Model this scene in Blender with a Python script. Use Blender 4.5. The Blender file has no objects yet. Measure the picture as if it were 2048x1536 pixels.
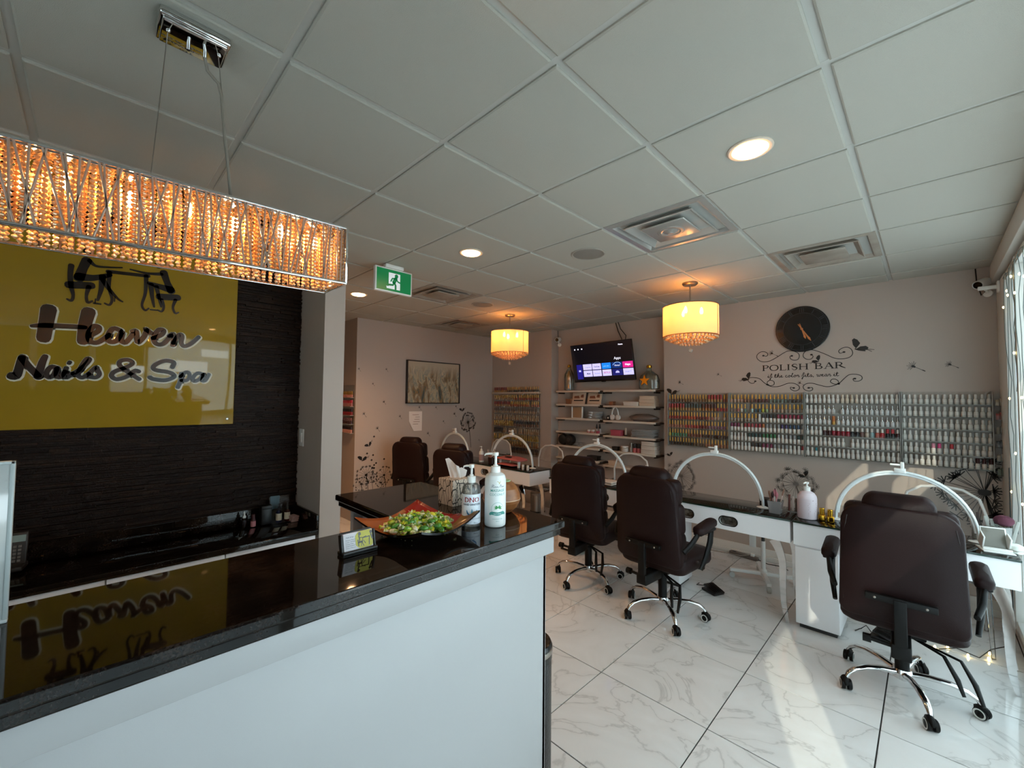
import bpy, bmesh, math, random
from mathutils import Vector, Matrix
random.seed(7)
PI = math.pi
S = bpy.context.scene
COL = S.collection

# ------------------------------------------------------------------ camera, world, sun, exposure
cam = bpy.data.cameras.new('camera'); co = bpy.data.objects.new('camera', cam); COL.objects.link(co)
cam.sensor_fit = 'HORIZONTAL'; cam.sensor_width = 36.0; cam.lens = 14.743; cam.clip_start = .02
RX, RU, RF = (.710437, .703697, .009493), (.020489, -.034165, .999206), (-.703463, .709678, .03869)
co.matrix_world = Matrix(((RX[0], RU[0], -RF[0], 0), (RX[1], RU[1], -RF[1], 0), (RX[2], RU[2], -RF[2], 1.617), (0, 0, 0, 1)))
S.camera = co
w = bpy.data.worlds.new('daylight'); S.world = w; w.use_nodes = True
w.node_tree.nodes['Background'].inputs[0].default_value = (.78, .91, 1.0, 1)
w.node_tree.nodes['Background'].inputs[1].default_value = 5.3
sun = bpy.data.lights.new('sun', 'SUN'); so = bpy.data.objects.new('sun', sun); COL.objects.link(so)
sun.energy = 4.2; sun.color = (1, .95, .80); sun.angle = .0093
so.rotation_euler = Vector((-.40, 1, -.52)).to_track_quat('-Z', 'Y').to_euler(); so.location = (3, -6, 5)
S.view_settings.view_transform = 'Standard'; S.view_settings.look = 'None'
S.view_settings.gamma = 1; S.view_settings.use_curve_mapping = False
S.view_settings.exposure = 0.42
S.cycles.use_denoising = True
S.cycles.max_bounces = 12; S.cycles.transparent_max_bounces = 24
S.cycles.caustics_reflective = False; S.cycles.caustics_refractive = False
S.cycles.sample_clamp_indirect = 4.0
S.cycles.blur_glossy = 0.5

# ------------------------------------------------------------------ materials
MATS = {}
def lin(h):
    h = h.lstrip('#'); o = []
    for i in (0, 2, 4):
        v = int(h[i:i+2], 16) / 255
        o.append(v / 12.92 if v <= .04045 else ((v + .055) / 1.055) ** 2.4)
    return (*o, 1)
def mat(name, col='#808080', rough=.5, metal=0, spec=.5, coat=0, emit=None, estr=0, noise=None, bump=None, trans=0, obj_var=0):
    """a Principled material; noise=(scale, second colour, contrast), bump=(scale, strength, stretch)"""
    if name in MATS: return MATS[name]
    m = bpy.data.materials.new(name); m.use_nodes = True; MATS[name] = m
    t = m.node_tree; b = t.nodes['Principled BSDF']; I = b.inputs
    c = lin(col) if isinstance(col, str) else (*col, 1)
    I['Base Color'].default_value = c; I['Roughness'].default_value = rough; I['Metallic'].default_value = metal
    I['Specular IOR Level'].default_value = spec; I['Coat Weight'].default_value = coat; I['Coat Roughness'].default_value = .05
    I['Transmission Weight'].default_value = trans
    if emit: I['Emission Color'].default_value = lin(emit); I['Emission Strength'].default_value = estr
    if noise or bump:
        tc = t.nodes.new('ShaderNodeTexCoord')
    if noise:
        n = t.nodes.new('ShaderNodeTexNoise'); n.inputs['Scale'].default_value = noise[0]; n.inputs['Detail'].default_value = 5
        t.links.new(tc.outputs['Object'], n.inputs['Vector'])
        r = t.nodes.new('ShaderNodeValToRGB'); k = noise[2] if len(noise) > 2 else .2
        r.color_ramp.elements[0].position = .5 - k; r.color_ramp.elements[1].position = .5 + k
        r.color_ramp.elements[0].color = c; r.color_ramp.elements[1].color = lin(noise[1])
        t.links.new(n.outputs['Fac'], r.inputs['Fac']); t.links.new(r.outputs['Color'], I['Base Color'])
    if bump:
        n2 = t.nodes.new('ShaderNodeTexNoise'); n2.inputs['Scale'].default_value = bump[0]; n2.inputs['Detail'].default_value = 4
        t.links.new(tc.outputs['Object'], n2.inputs['Vector'])
        bp = t.nodes.new('ShaderNodeBump'); bp.inputs['Strength'].default_value = bump[1]; bp.inputs['Distance'].default_value = .01
        t.links.new(n2.outputs['Fac'], bp.inputs['Height']); t.links.new(bp.outputs['Normal'], I['Normal'])
    return m
def mix_mat(name, parts):
    """parts: list of (weight, node type, {input: value}) mixed one after the other"""
    if name in MATS: return MATS[name]
    m = bpy.data.materials.new(name); m.use_nodes = True; MATS[name] = m
    t = m.node_tree; t.nodes.remove(t.nodes['Principled BSDF']); out = t.nodes['Material Output']
    cur = None; tot = 0
    for wgt, typ, ins in parts:
        n = t.nodes.new(typ)
        for k, v in ins.items(): n.inputs[k].default_value = v
        tot += wgt
        if cur is None: cur = n.outputs[0]
        else:
            mx = t.nodes.new('ShaderNodeMixShader'); mx.inputs[0].default_value = wgt / tot
            t.links.new(cur, mx.inputs[1]); t.links.new(n.outputs[0], mx.inputs[2]); cur = mx.outputs[0]
    t.links.new(cur, out.inputs['Surface'])
    return m
def glass_mat(name, tint=(1, 1, 1), spec=1.0, rough=0.0, haze=0.0):
    """thin clear sheet: transparent with a Fresnel gloss, and a little white haze"""
    if name in MATS: return MATS[name]
    m = bpy.data.materials.new(name); m.use_nodes = True; MATS[name] = m
    t = m.node_tree; t.nodes.remove(t.nodes['Principled BSDF']); out = t.nodes['Material Output']
    a = t.nodes.new('ShaderNodeBsdfTransparent'); a.inputs[0].default_value = (*tint, 1)
    g = t.nodes.new('ShaderNodeBsdfGlossy'); g.inputs['Roughness'].default_value = rough
    f = t.nodes.new('ShaderNodeFresnel'); f.inputs[0].default_value = 1.45
    mu = t.nodes.new('ShaderNodeMath'); mu.operation = 'MULTIPLY'; mu.inputs[1].default_value = spec
    mx = t.nodes.new('ShaderNodeMixShader')
    t.links.new(f.outputs[0], mu.inputs[0]); t.links.new(mu.outputs[0], mx.inputs[0])
    t.links.new(a.outputs[0], mx.inputs[1]); t.links.new(g.outputs[0], mx.inputs[2]); cur = mx.outputs[0]
    if haze:
        d = t.nodes.new('ShaderNodeBsdfDiffuse'); d.inputs[0].default_value = (.9, .92, .92, 1)
        m2 = t.nodes.new('ShaderNodeMixShader'); m2.inputs[0].default_value = haze
        t.links.new(cur, m2.inputs[1]); t.links.new(d.outputs[0], m2.inputs[2]); cur = m2.outputs[0]
    t.links.new(cur, out.inputs['Surface'])
    return m

# ------------------------------------------------------------------ mesh helpers
class MB:
    def __init__(s): s.v = []; s.f = []; s.mi = []; s.sm = []
    def add(s, vs, fs, m=0, sm=False, T=None):
        o = len(s.v)
        s.v += [tuple(T @ Vector(p)) if T else tuple(p) for p in vs]
        for f in fs: s.f.append(tuple(i + o for i in f)); s.mi.append(m); s.sm.append(sm)
        return s
    def box(s, a, b, m=0, T=None):
        x0, y0, z0 = a; x1, y1, z1 = b
        if x0 > x1: x0, x1 = x1, x0
        if y0 > y1: y0, y1 = y1, y0
        if z0 > z1: z0, z1 = z1, z0
        vs = [(x0,y0,z0),(x1,y0,z0),(x1,y1,z0),(x0,y1,z0),(x0,y0,z1),(x1,y0,z1),(x1,y1,z1),(x0,y1,z1)]
        return s.add(vs, [(0,3,2,1),(4,5,6,7),(0,1,5,4),(1,2,6,5),(2,3,7,6),(3,0,4,7)], m, False, T)
    def bbox(s, a, b, bev=.004, m=0, T=None, seg=2):
        """box with rounded edges"""
        bm = bmesh.new(); bmesh.ops.create_cube(bm, size=1)
        c = [(a[i] + b[i]) / 2 for i in range(3)]; d = [abs(b[i] - a[i]) for i in range(3)]
        for v in bm.verts: v.co = Vector((c[0] + v.co.x*d[0], c[1] + v.co.y*d[1], c[2] + v.co.z*d[2]))
        bmesh.ops.bevel(bm, geom=bm.edges[:], offset=min(bev, min(d)*.49), segments=seg, profile=.5, affect='EDGES')
        s.add([v.co[:] for v in bm.verts], [[v.index for v in f.verts] for f in bm.faces], m, True, T); bm.free()
        return s
    def ring(s, c, u, v, r, n): return [c + u*(r*math.cos(2*PI*i/n)) + v*(r*math.sin(2*PI*i/n)) for i in range(n)]
    def tube(s, pts, r, n=8, m=0, closed=False, caps=True, T=None, flat=1.0, ref=None, sm=True):
        P = [Vector(p) for p in pts]; k = len(P); R = r if isinstance(r, (list, tuple)) else [r]*k
        vs = []; u0 = None
        for i in range(k):
            if closed: d = P[(i+1) % k] - P[i-1]
            else: d = P[min(i+1, k-1)] - P[max(i-1, 0)]
            if d.length < 1e-9: d = Vector((0, 0, 1))
            d.normalize()
            if u0 is None:
                a = Vector(ref) if ref else (Vector((0, 0, 1)) if abs(d.z) < .9 else Vector((1, 0, 0)))
                u = (a - d * a.dot(d))
                if u.length < 1e-6: a = Vector((1, .3, 0)); u = a - d*a.dot(d)
                u.normalize()
            else:
                u = u0 - d * u0.dot(d); u.normalize()
            u0 = u; q = d.cross(u)
            vs += [tuple(P[i] + u*(R[i]*flat*math.cos(2*PI*j/n + PI/n)) + q*(R[i]*math.sin(2*PI*j/n + PI/n))) for j in range(n)]
        fs = []
        for i in range(k if closed else k-1):
            a, b = i*n, ((i+1) % k)*n
            fs += [(a+j, a+(j+1) % n, b+(j+1) % n, b+j) for j in range(n)]
        s.add(vs, fs, m, sm, T)
        if caps and not closed:
            s.add(vs[:n], [tuple(range(n))[::-1]], m, False, T); s.add(vs[-n:], [tuple(range(n))], m, False, T)
        return s
    def cyl(s, p0, p1, r0, r1=None, n=16, m=0, T=None, sm=True):
        return s.tube([p0, p1], [r0, r0 if r1 is None else r1], n, m, T=T, sm=sm)
    def lathe(s, prof, n=16, m=0, at=(0, 0, 0), T=None, sx=1, sy=1, sm=True):
        """prof: (radius, z) or (radius, z, material)"""
        vs = []; fs = []; ms = []
        for p in prof:
            vs += [(at[0] + p[0]*sx*math.cos(2*PI*j/n), at[1] + p[0]*sy*math.sin(2*PI*j/n), at[2] + p[1]) for j in range(n)]
        for i in range(len(prof)-1):
            mm = prof[i][2] if len(prof[i]) > 2 else m
            s.add(vs[i*n:(i+2)*n], [(j, (j+1) % n, n+(j+1) % n, n+j) for j in range(n)], mm, sm, T)
        if prof[0][0] > 1e-6: s.add(vs[:n], [tuple(range(n))[::-1]], prof[0][2] if len(prof[0]) > 2 else m, False, T)
        if prof[-1][0] > 1e-6: s.add(vs[-n:], [tuple(range(n))], prof[-2][2] if len(prof[-2]) > 2 else m, False, T)
        return s
    def ball(s, c, r, n=8, m=0, T=None, sc=(1, 1, 1)):
        k = max(3, n//2)
        vs = [(c[0], c[1], c[2]-r*sc[2])]
        for i in range(1, k):
            a = -PI/2 + PI*i/k
            vs += [(c[0]+r*sc[0]*math.cos(a)*math.cos(2*PI*j/n), c[1]+r*sc[1]*math.cos(a)*math.sin(2*PI*j/n), c[2]+r*sc[2]*math.sin(a)) for j in range(n)]
        vs.append((c[0], c[1], c[2]+r*sc[2])); e = len(vs)-1
        fs = [(0, 1+(j+1) % n, 1+j) for j in range(n)]
        for i in range(k-2):
            a = 1+i*n; b = a+n
            fs += [(a+j, a+(j+1) % n, b+(j+1) % n, b+j) for j in range(n)]
        a = 1+(k-2)*n
        fs += [(a+j, a+(j+1) % n, e) for j in range(n)]
        return s.add(vs, fs, m, True, T)
    def prism(s, poly, h, m=0, T=None, h0=0):
        """polygon in the local xy plane, extruded from z=h0 to z=h; concave is fine"""
        n = len(poly)
        ar = sum(poly[i][0]*poly[(i+1) % n][1] - poly[(i+1) % n][0]*poly[i][1] for i in range(n))
        if ar < 0: poly = poly[::-1]
        vs = [(p[0], p[1], h0) for p in poly] + [(p[0], p[1], h) for p in poly]
        fs = [tuple(range(n))[::-1], tuple(range(n, 2*n))] + [(i, (i+1) % n, n+(i+1) % n, n+i) for i in range(n)]
        return s.add(vs, fs, m, False, T)
    def stroke(s, pts, wd, h, m=0, T=None, h0=0, smooth=4, round_ends=True):
        """a flat brush stroke through pts in local xy, width wd (number or list), thickness h"""
        P = [Vector((p[0], p[1])) for p in pts]; W = list(wd) if isinstance(wd, (list, tuple)) else [wd]*len(P)
        if smooth > 1 and len(P) > 2:
            Q = []; V = []
            for i in range(len(P)-1):
                p0, p1, p2, p3 = P[max(i-1, 0)], P[i], P[i+1], P[min(i+2, len(P)-1)]
                for k in range(smooth):
                    t = k/smooth
                    Q.append(.5*((2*p1) + (p2-p0)*t + (2*p0-5*p1+4*p2-p3)*t*t + (3*p1-p0-3*p2+p3)*t**3)); V.append(W[i]*(1-t)+W[i+1]*t)
            Q.append(P[-1]); V.append(W[-1]); P, W = Q, V
        if round_ends:
            d0 = (P[0]-P[1]); d0 = d0/max(d0.length, 1e-9); d1 = (P[-1]-P[-2]); d1 = d1/max(d1.length, 1e-9)
            P = [P[0]+d0*W[0]*.42, P[0]+d0*W[0]*.28] + P + [P[-1]+d1*W[-1]*.28, P[-1]+d1*W[-1]*.42]
            W = [W[0]*.35, W[0]*.8] + W + [W[-1]*.8, W[-1]*.35]
        k = len(P); L = []; Rr = []
        for i in range(k):
            d = P[min(i+1, k-1)] - P[max(i-1, 0)]
            d = d/max(d.length, 1e-9); nn = Vector((-d.y, d.x))
            L.append(P[i]+nn*W[i]/2); Rr.append(P[i]-nn*W[i]/2)
        vs = [(p.x, p.y, h) for p in L] + [(p.x, p.y, h) for p in Rr] + [(p.x, p.y, h0) for p in L] + [(p.x, p.y, h0) for p in Rr]
        fs = []
        for i in range(k-1):
            fs += [(k+i, k+i+1, i+1, i), (i, i+1, 2*k+i+1, 2*k+i), (3*k+i, 3*k+i+1, k+i+1, k+i)]
        fs += [(0, 2*k, 3*k, k), (k-1, 2*k-1, 4*k-1, 3*k-1)]
        return s.add(vs, fs, m, False, T)
    def cushion(s, w_, h, t, r, m=0, T=None, puff=.012, inset=.02, deform=None, wtop=None, nc=6):
        """an upholstered pad: rounded rectangle in local xz, thickness along y, soft edges"""
        wt = wtop or w_; out = []
        rt, rb = r if isinstance(r, tuple) else (r, r)
        for cx, cz, a0, rr in ((1, 1, 0, rt), (-1, 1, PI/2, rt), (-1, -1, PI, rb), (1, -1, 1.5*PI, rb)):
            for i in range(nc+1):
                a = a0 + PI/2*i/nc
                out.append((cx*(w_/2-rr)+rr*math.cos(a), cz*(h/2-rr)+rr*math.sin(a)))
        out = [(x*(1+(wt/w_-1)*(z/h+.5)), z) for x, z in out]
        n = len(out); lay = []
        for y, i in ((-t/2, inset), (-t/2+t*.12, inset*.3), (-t*.2, 0), (t*.2, 0), (t/2-t*.12, inset*.3), (t/2, inset)):
            lay.append([(x*(1-2*i/w_), y, z*(1-2*i/h)) for x, z in out])
        vs = [p for l in lay for p in l]; fs = []
        for a in range(len(lay)-1):
            fs += [(a*n+j, a*n+(j+1) % n, (a+1)*n+(j+1) % n, (a+1)*n+j) for j in range(n)]
        for side, base in ((-1, 0), (1, (len(lay)-1)*n)):
            o = len(vs)
            vs += [(x*.55, side*(t/2+puff*.8), z*.55) for x, z in out]; vs.append((0, side*(t/2+puff), 0)); c = len(vs)-1
            for j in range(n):
                q = (base+j, base+(j+1) % n, o+(j+1) % n, o+j); fs.append(q if side > 0 else q[::-1])
                q = (o+j, o+(j+1) % n, c); fs.append(q if side > 0 else q[::-1])
        if deform: vs = [deform(p) for p in vs]
        return s.add(vs, fs, m, True, T)
    def build(s, name, mats, parent=None, world=False, fix=True):
        me = bpy.data.meshes.new(name); off = OFF.get(parent.name, (0, 0, 0)) if (world and parent) else (0, 0, 0)
        me.from_pydata([(p[0]-off[0], p[1]-off[1], p[2]-off[2]) for p in s.v], [], s.f)
        for mm in (mats if isinstance(mats, (list, tuple)) else [mats]): me.materials.append(mm)
        me.polygons.foreach_set('material_index', s.mi); me.polygons.foreach_set('use_smooth', s.sm)
        if fix:
            bm = bmesh.new(); bm.from_mesh(me); bmesh.ops.recalc_face_normals(bm, faces=bm.faces[:]); bm.to_mesh(me); bm.free()
        me.update()
        o = bpy.data.objects.new(name, me); COL.objects.link(o)
        if parent: o.parent = parent; OFF[o.name] = OFF.get(parent.name, (0, 0, 0)) if world else (0, 0, 0)
        return o
OFF = {}
def tag(o, label=None, cat=None, group=None, kind=None):
    if label: o['label'] = label
    if cat: o['category'] = cat
    if group: o['group'] = group
    if kind: o['kind'] = kind
    return o
def thing(name, label, cat, loc=(0, 0, 0), rz=0, group=None):
    o = bpy.data.objects.new(name, None); COL.objects.link(o); o.empty_display_size = .05
    o.location = loc; o.rotation_euler = (0, 0, rz); OFF[o.name] = tuple(loc)
    return tag(o, label, cat, group)
def dup(root, loc, rz=0, label=None, group=None):
    r = root.copy(); COL.objects.link(r); r.location = loc; r.rotation_euler = (0, 0, rz)
    if label: r['label'] = label
    if group: r['group'] = group
    for ch in list(root.children):
        c = ch.copy(); COL.objects.link(c); c.parent = r
        for g in list(ch.children):
            d = g.copy(); COL.objects.link(d); d.parent = c
    return r
def frame(o, ux, uy):
    """matrix taking local xy to the plane through o with axes ux, uy"""
    ux = Vector(ux).normalized(); uy = Vector(uy).normalized(); uz = ux.cross(uy)
    return Matrix(((ux.x, uy.x, uz.x, o[0]), (ux.y, uy.y, uz.y, o[1]), (ux.z, uy.z, uz.z, o[2]), (0, 0, 0, 1)))
def text_mesh(mb, s, size, T, m=0, h=.0004, align='LEFT', wrap_r=None, sx=1.0, bold=0):
    """lettering from the built-in face, laid in the plane T (or wrapped round a cylinder of radius wrap_r)"""
    cu = bpy.data.curves.new('t', 'FONT'); cu.body = s; cu.size = size; cu.align_x = align; cu.resolution_u = 2; cu.offset = bold
    ob = bpy.data.objects.new('t', cu); COL.objects.link(ob)
    dg = bpy.context.evaluated_depsgraph_get(); me = bpy.data.meshes.new_from_object(ob.evaluated_get(dg))
    vs = []
    for v in me.vertices:
        x, y = v.co.x*sx, v.co.y
        if wrap_r: a = x/wrap_r; vs.append((wrap_r*math.sin(a), -wrap_r*math.cos(a), y))
        else: vs.append((x, y, h))
    mb.add(vs, [tuple(p.vertices) for p in me.polygons], m, False, T)
    bpy.data.objects.remove(ob); bpy.data.curves.remove(cu); bpy.data.meshes.remove(me)
def struct(name, mb, m, parent=None):
    o = mb.build(name, m, parent, world=True); o['kind'] = 'structure'; return o
def BX(a, b, bev=0): return MB().bbox(a, b, bev) if bev else MB().box(a, b)
WB = frame((0, 4.9385, 0), (1, 0, 0), (0, 0, 1))           # drawing plane of the back wall: local x = X, y = Z, normal to the room
WL = frame((-5.3785, 0, 0), (0, 1, 0), (0, 0, 1))          # drawing plane of the left (picture) wall

# ------------------------------------------------------------------ the room
M_wall = mat('greige_paint', '#b3a59a', .55, bump=(220, .03))
M_ceil = mat('ceiling_tile_board', '#b3afa4', .9, bump=(420, .25))
M_film2 = mix_mat('thin_window_film', [(.08, 'ShaderNodeBsdfDiffuse', {'Color': (.8, .85, .85, 1)}), (.92, 'ShaderNodeBsdfTranslucent', {'Color': (.9, .97, 1, 1)})])  # added film that passes more daylight into the room
M_tee = mat('ceiling_tee_metal', '#b9b7b0', .5)
M_white = mat('white_lacquer', '#f2f2f4', .25)
M_whitep = mat('white_plastic', '#e8e8e4', .35)
M_trim = mat('white_trim', '#dcdad4', .4)
M_grout = mat('dark_grout', '#2e2c2a', .8)
M_black = mat('black_plastic', '#101011', .4)
M_chrome = mat('chrome', '#dcdcdc', .06, 1)
M_steel = mat('brushed_steel', '#a8a29a', .28, 1)
M_gold = mat('gold_metal', '#d3a035', .18, 1)
M_clear = glass_mat('clear_acrylic', (.95, .96, .96), 1.0, 0, .04)
M_rackc = glass_mat('rack_acrylic', (.95, .95, .94), .25, .05, .02)
M_pane = glass_mat('window_glass', (.96, .98, .97), .6)
M_film = mix_mat('frosted_window_film', [(.55, 'ShaderNodeBsdfDiffuse', {'Color': (.6, .64, .64, 1)}), (.33, 'ShaderNodeBsdfTranslucent', {'Color': (.85, .95, 1, 1)})])  # added film that dims and scatters daylight

def marble_tile():
    m = mat('polished_marble_tile', '#c9c5bf', .07, spec=.5); t = m.node_tree; b = t.nodes['Principled BSDF']
    geo = t.nodes.new('ShaderNodeNewGeometry'); oi = t.nodes.new('ShaderNodeObjectInfo')
    ad = t.nodes.new('ShaderNodeVectorMath'); ad.operation = 'MULTIPLY_ADD'
    ad.inputs[1].default_value = (9, 7, 5)
    rnd = t.nodes.new('ShaderNodeCombineXYZ'); t.links.new(oi.outputs['Random'], rnd.inputs[0]); t.links.new(oi.outputs['Random'], rnd.inputs[1])
    t.links.new(rnd.outputs[0], ad.inputs[0]); t.links.new(geo.outputs['Position'], ad.inputs[2])
    n = t.nodes.new('ShaderNodeTexNoise'); n.inputs['Scale'].default_value = 2.1; n.inputs['Detail'].default_value = 7; n.inputs['Distortion'].default_value = 1.2
    t.links.new(ad.outputs[0], n.inputs['Vector'])
    s1 = t.nodes.new('ShaderNodeMath'); s1.operation = 'SUBTRACT'; s1.inputs[1].default_value = .5; t.links.new(n.outputs['Fac'], s1.inputs[0])
    a1 = t.nodes.new('ShaderNodeMath'); a1.operation = 'ABSOLUTE'; t.links.new(s1.outputs[0], a1.inputs[0])
    r = t.nodes.new('ShaderNodeValToRGB'); e = r.color_ramp.elements
    e[0].position = 0; e[0].color = lin('#cbc9c6'); e[1].position = .014; e[1].color = lin('#e2e0dd')
    e2 = r.color_ramp.elements.new(.16); e2.color = lin('#e8e7e5')
    t.links.new(a1.outputs[0], r.inputs['Fac']); t.links.new(r.outputs['Color'], b.inputs['Base Color'])
    return m
M_tile = marble_tile()

floor = struct('floor', BX((-7.4, -2.4, -.06), (.46, 5.4, -.004)), M_grout)
me = None
for i in range(-10, 3):
    for j in range(-8, 5):
        x0, y0 = -.81 + .6085*i, 2.82 + .6085*j
        if x0 > .44 or y0 > 4.94 or x0 < -7.3 or y0 < -2.3: continue
        if me is None:
            o = MB().box((.0032, .0032, -.008), (.6053, .6053, 0)).build('floor_tile', M_tile, floor); me = o.data
        else:
            o = bpy.data.objects.new('floor_tile', me); COL.objects.link(o); o.parent = floor
        o.location = (x0, y0, 0)

ceiling = struct('ceiling', BX((-7.4, -2.4, 2.722), (.6, 5.4, 2.80)), M_tee)
GX0, GY0, G = -1.431, 1.019, .61
VENTS = [(0, 2), (1, 4), (-4, 2), (-6, 4)]
me = None
def tile_mesh():
    b = MB(); g = .0125; d = .006
    a0, a1 = g, G-g
    vs = [(a0, a0, .012), (a1, a0, .012), (a1, a1, .012), (a0, a1, .012), (a0, a0, .003), (a1, a0, .003), (a1, a1, .003), (a0, a1, .003),
          (a0+d, a0+d, 0), (a1-d, a0+d, 0), (a1-d, a1-d, 0), (a0+d, a1-d, 0)]
    fs = [(0, 1, 2, 3)] + [(k, 4+k, 4+(k+1) % 4, (k+1) % 4) for k in range(4)] + [(4+k, 8+k, 8+(k+1) % 4, 4+(k+1) % 4) for k in range(4)] + [(8, 11, 10, 9)]
    return b.add(vs, fs)
for i in range(-9, 3):
    for j in range(-6, 7):
        if (i, j) in VENTS: continue
        if me is None: o = tile_mesh().build('ceiling_tile', M_ceil, ceiling); me = o.data
        else: o = bpy.data.objects.new('ceiling_tile', me); COL.objects.link(o); o.parent = ceiling
        o.location = (GX0 + G*i, GY0 + G*j, 2.70)
for i in range(-9, 4):
    MB().box((GX0+G*i-.013, -2.4, 2.709), (GX0+G*i+.013, 5.3, 2.722)).build('ceiling_tee', M_tee, ceiling)
for j in range(-5, 8):
    MB().box((-7.4, GY0+G*j-.013, 2.7085), (.5, GY0+G*j+.013, 2.7215)).build('ceiling_tee', M_tee, ceiling)

struct('wall_back', BX((-2.283, 4.94, 0), (.60, 5.3, 2.72)), M_wall)
struct('wall_niche', BX((-4.2, 5.11, 0), (-2.2, 5.3, 2.72)), M_wall)
struct('wall_back_left', BX((-5.6, 4.94, 0), (-4.055, 5.3, 2.72)), M_wall)
struct('wall_left', BX((-7.4, 2.49, 0), (-5.38, 5.3, 2.72)), M_wall)
struct('wall_corridor', BX((-7.5, -2.4, 0), (-7.3, 2.6, 2.72)), M_wall)
wrec = struct('wall_reception', BX((-3.66, -2.4, 0), (-3.447, 1.14, 2.72)), M_wall)
struct('wall_partition', BX((-7.4, 1.14, 0), (-2.973, 1.283, 2.72)), M_wall)
struct('wall_front', MB().box((-7.4, -2.5, 0), (-1.70, -2.3, 2.72)).box((-1.70, -2.5, 0), (.6, -2.3, .12)).box((-1.70, -2.5, 2.52), (.6, -2.3, 2.72)).box((.36, -2.5, .12), (.6, -2.3, 2.52)), M_wall)
struct('baseboard_back', MB().bbox((-2.283, 4.922, 0), (.40, 4.94, .12), .006).bbox((-2.283, 4.915, 0), (.40, 4.94, .05), .005), M_trim)
struct('baseboard_left', MB().bbox((-5.38, 2.49, 0), (-5.363, 4.94, .11), .006), M_trim)
struct('baseboard_niche', MB().bbox((-4.055, 5.093, 0), (-2.283, 5.11, .11), .006), M_trim)
struct('pavement', BX((.62, -14, -.25), (14, 10, -.1)), mat('pavement_concrete', '#8f8d88', .8, noise=(3, '#7d7b76')))

# the stacked ledger stone of the reception wall: thin strips, each with its own length and depth
rs = random.Random(3); st = MB(); z = .80
while z < 2.70:
    h = rs.choice((.010, .012, .014, .018)); h = min(h, 2.70 - z); y = -1.2
    while y < 1.138:
        l = rs.uniform(.07, .30); y1 = min(y + l, 1.138); d = .004 + rs.random()**1.5*.022
        st.box((-3.449, y, z), (-3.447 + d + .006, y1 - .0012, z + h - .0012), rs.choice((0, 0, 1, 2))); y = y1
    z += h
o = st.build('stone_strip', [mat('ledger_stone_dark', '#1f130f', .6, spec=.15, noise=(25, '#18110e'), bump=(90, .4)), mat('ledger_stone_brown', '#2e1f16', .6, spec=.15, noise=(25, '#231914'), bump=(90, .4)),
                             mat('ledger_stone_black', '#170e0b', .6, spec=.15, noise=(25, '#281d17'), bump=(90, .4))], wrec, world=True); o['kind'] = 'stuff'

# window wall on the right: frame members, panes, and added film that diffuses daylight and blocks sun outside its gaps
struct('wall_right', MB().box((.42, -2.4, 0), (.56, 4.94, .10)).box((.42, -2.4, 2.52), (.56, 4.94, 2.72)), M_trim)
struct('trim_1', MB().bbox((.365, -2.3, 2.56), (.43, 4.94, 2.70), .004), M_trim)
MUL = [4.905, 4.03, 2.99, .76, -.34, -1.42, -2.28]
GAPS = {1: [(3.27, 3.97, 1.5, 1.8)], 2: [(1.0, 2.3, 1.43, 1.78), (2.1, 2.93, 1.96, 2.2)], 3: [(.04, .72, .9, 1.55)]}  # film openings shaped to throw the sun patches on floor, chair and wall
for k in range(6):
    y1, y0 = MUL[k], MUL[k+1]
    yh = y1 - (.39 if k == 0 else 0)
    wn = tag(bpy.data.objects.new('window_%d' % (k+1), None), kind='structure'); COL.objects.link(wn)
    fr = MB().bbox((.395, y1-(.03 if k else .42), .1), (.47, y1+.03, 2.54), .004)
    for z0, z1 in ((.10, .15), (2.49, 2.54)): fr.bbox((.40, y0+.03, z0), (.47, y1-.03, z1), .003)
    fr.build('window_frame', M_trim, wn)
    MB().box((.438, y0+.03, .15), (.442, yh-.03, 2.49)).build('pane', M_pane, wn)
    gp = GAPS.get(k, []); ys = sorted({y0+.03, yh-.03} | {g[0] for g in gp} | {g[1] for g in gp}); zs = sorted({.15, 2.49} | {g[2] for g in gp} | {g[3] for g in gp})
    fl = MB()
    for a in range(len(ys)-1):
        for b in range(len(zs)-1):
            cy, cz = (ys[a]+ys[a+1])/2, (zs[b]+zs[b+1])/2
            if any(g[0] < cy < g[1] and g[2] < cz < g[3] for g in gp): continue
            fl.add([(.434, ys[a], zs[b]), (.434, ys[a+1], zs[b]), (.434, ys[a+1], zs[b+1]), (.434, ys[a], zs[b+1])], [(0, 1, 2, 3)])
    fl.build('frosted_film', M_film2 if k in (1, 2) else M_film, wn)
    if k >= 3:
        for ya, yb, za in (((y0+.05, .02, .75), (.02, y1-.05, 1.57)) if k == 3 else ((y0+.05, y1-.05, .75),)): MB().box((.428, ya, za), (.432, yb-.002, 2.46)).build('window_poster', mat('poster_back', '#6b6862', .7), wn)  # unseen opaque boards added to hold back daylight near the counter

# unseen storefront windows that light the room from behind the camera; film added against sun
for k, (x0, x1) in enumerate(((-.66, .36), (-1.70, -.66))):
    wn = tag(bpy.data.objects.new('window_%d' % (k+7), None), kind='structure'); COL.objects.link(wn)
    MB().bbox((x0, -2.44, .12), (x0+.06, -2.36, 2.52), .004).bbox((x1-.004, -2.44, .12), (x1, -2.36, 2.52), .001).bbox((x0, -2.44, .12), (x1, -2.36, .17), .004).bbox((x0, -2.44, 2.47), (x1, -2.36, 2.52), .004).build('window_frame', M_trim, wn)
    MB().box((x0+.06, -2.403, .17), (x1-.004, -2.397, 2.47)).build('pane', M_pane, wn)
    MB().add([(x0+.06, -2.39, .17), (x1-.004, -2.39, .17), (x1-.004, -2.39, 2.47), (x0+.06, -2.39, 2.47)], [(0, 1, 2, 3)]).build('frosted_film', M_film, wn)

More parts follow.
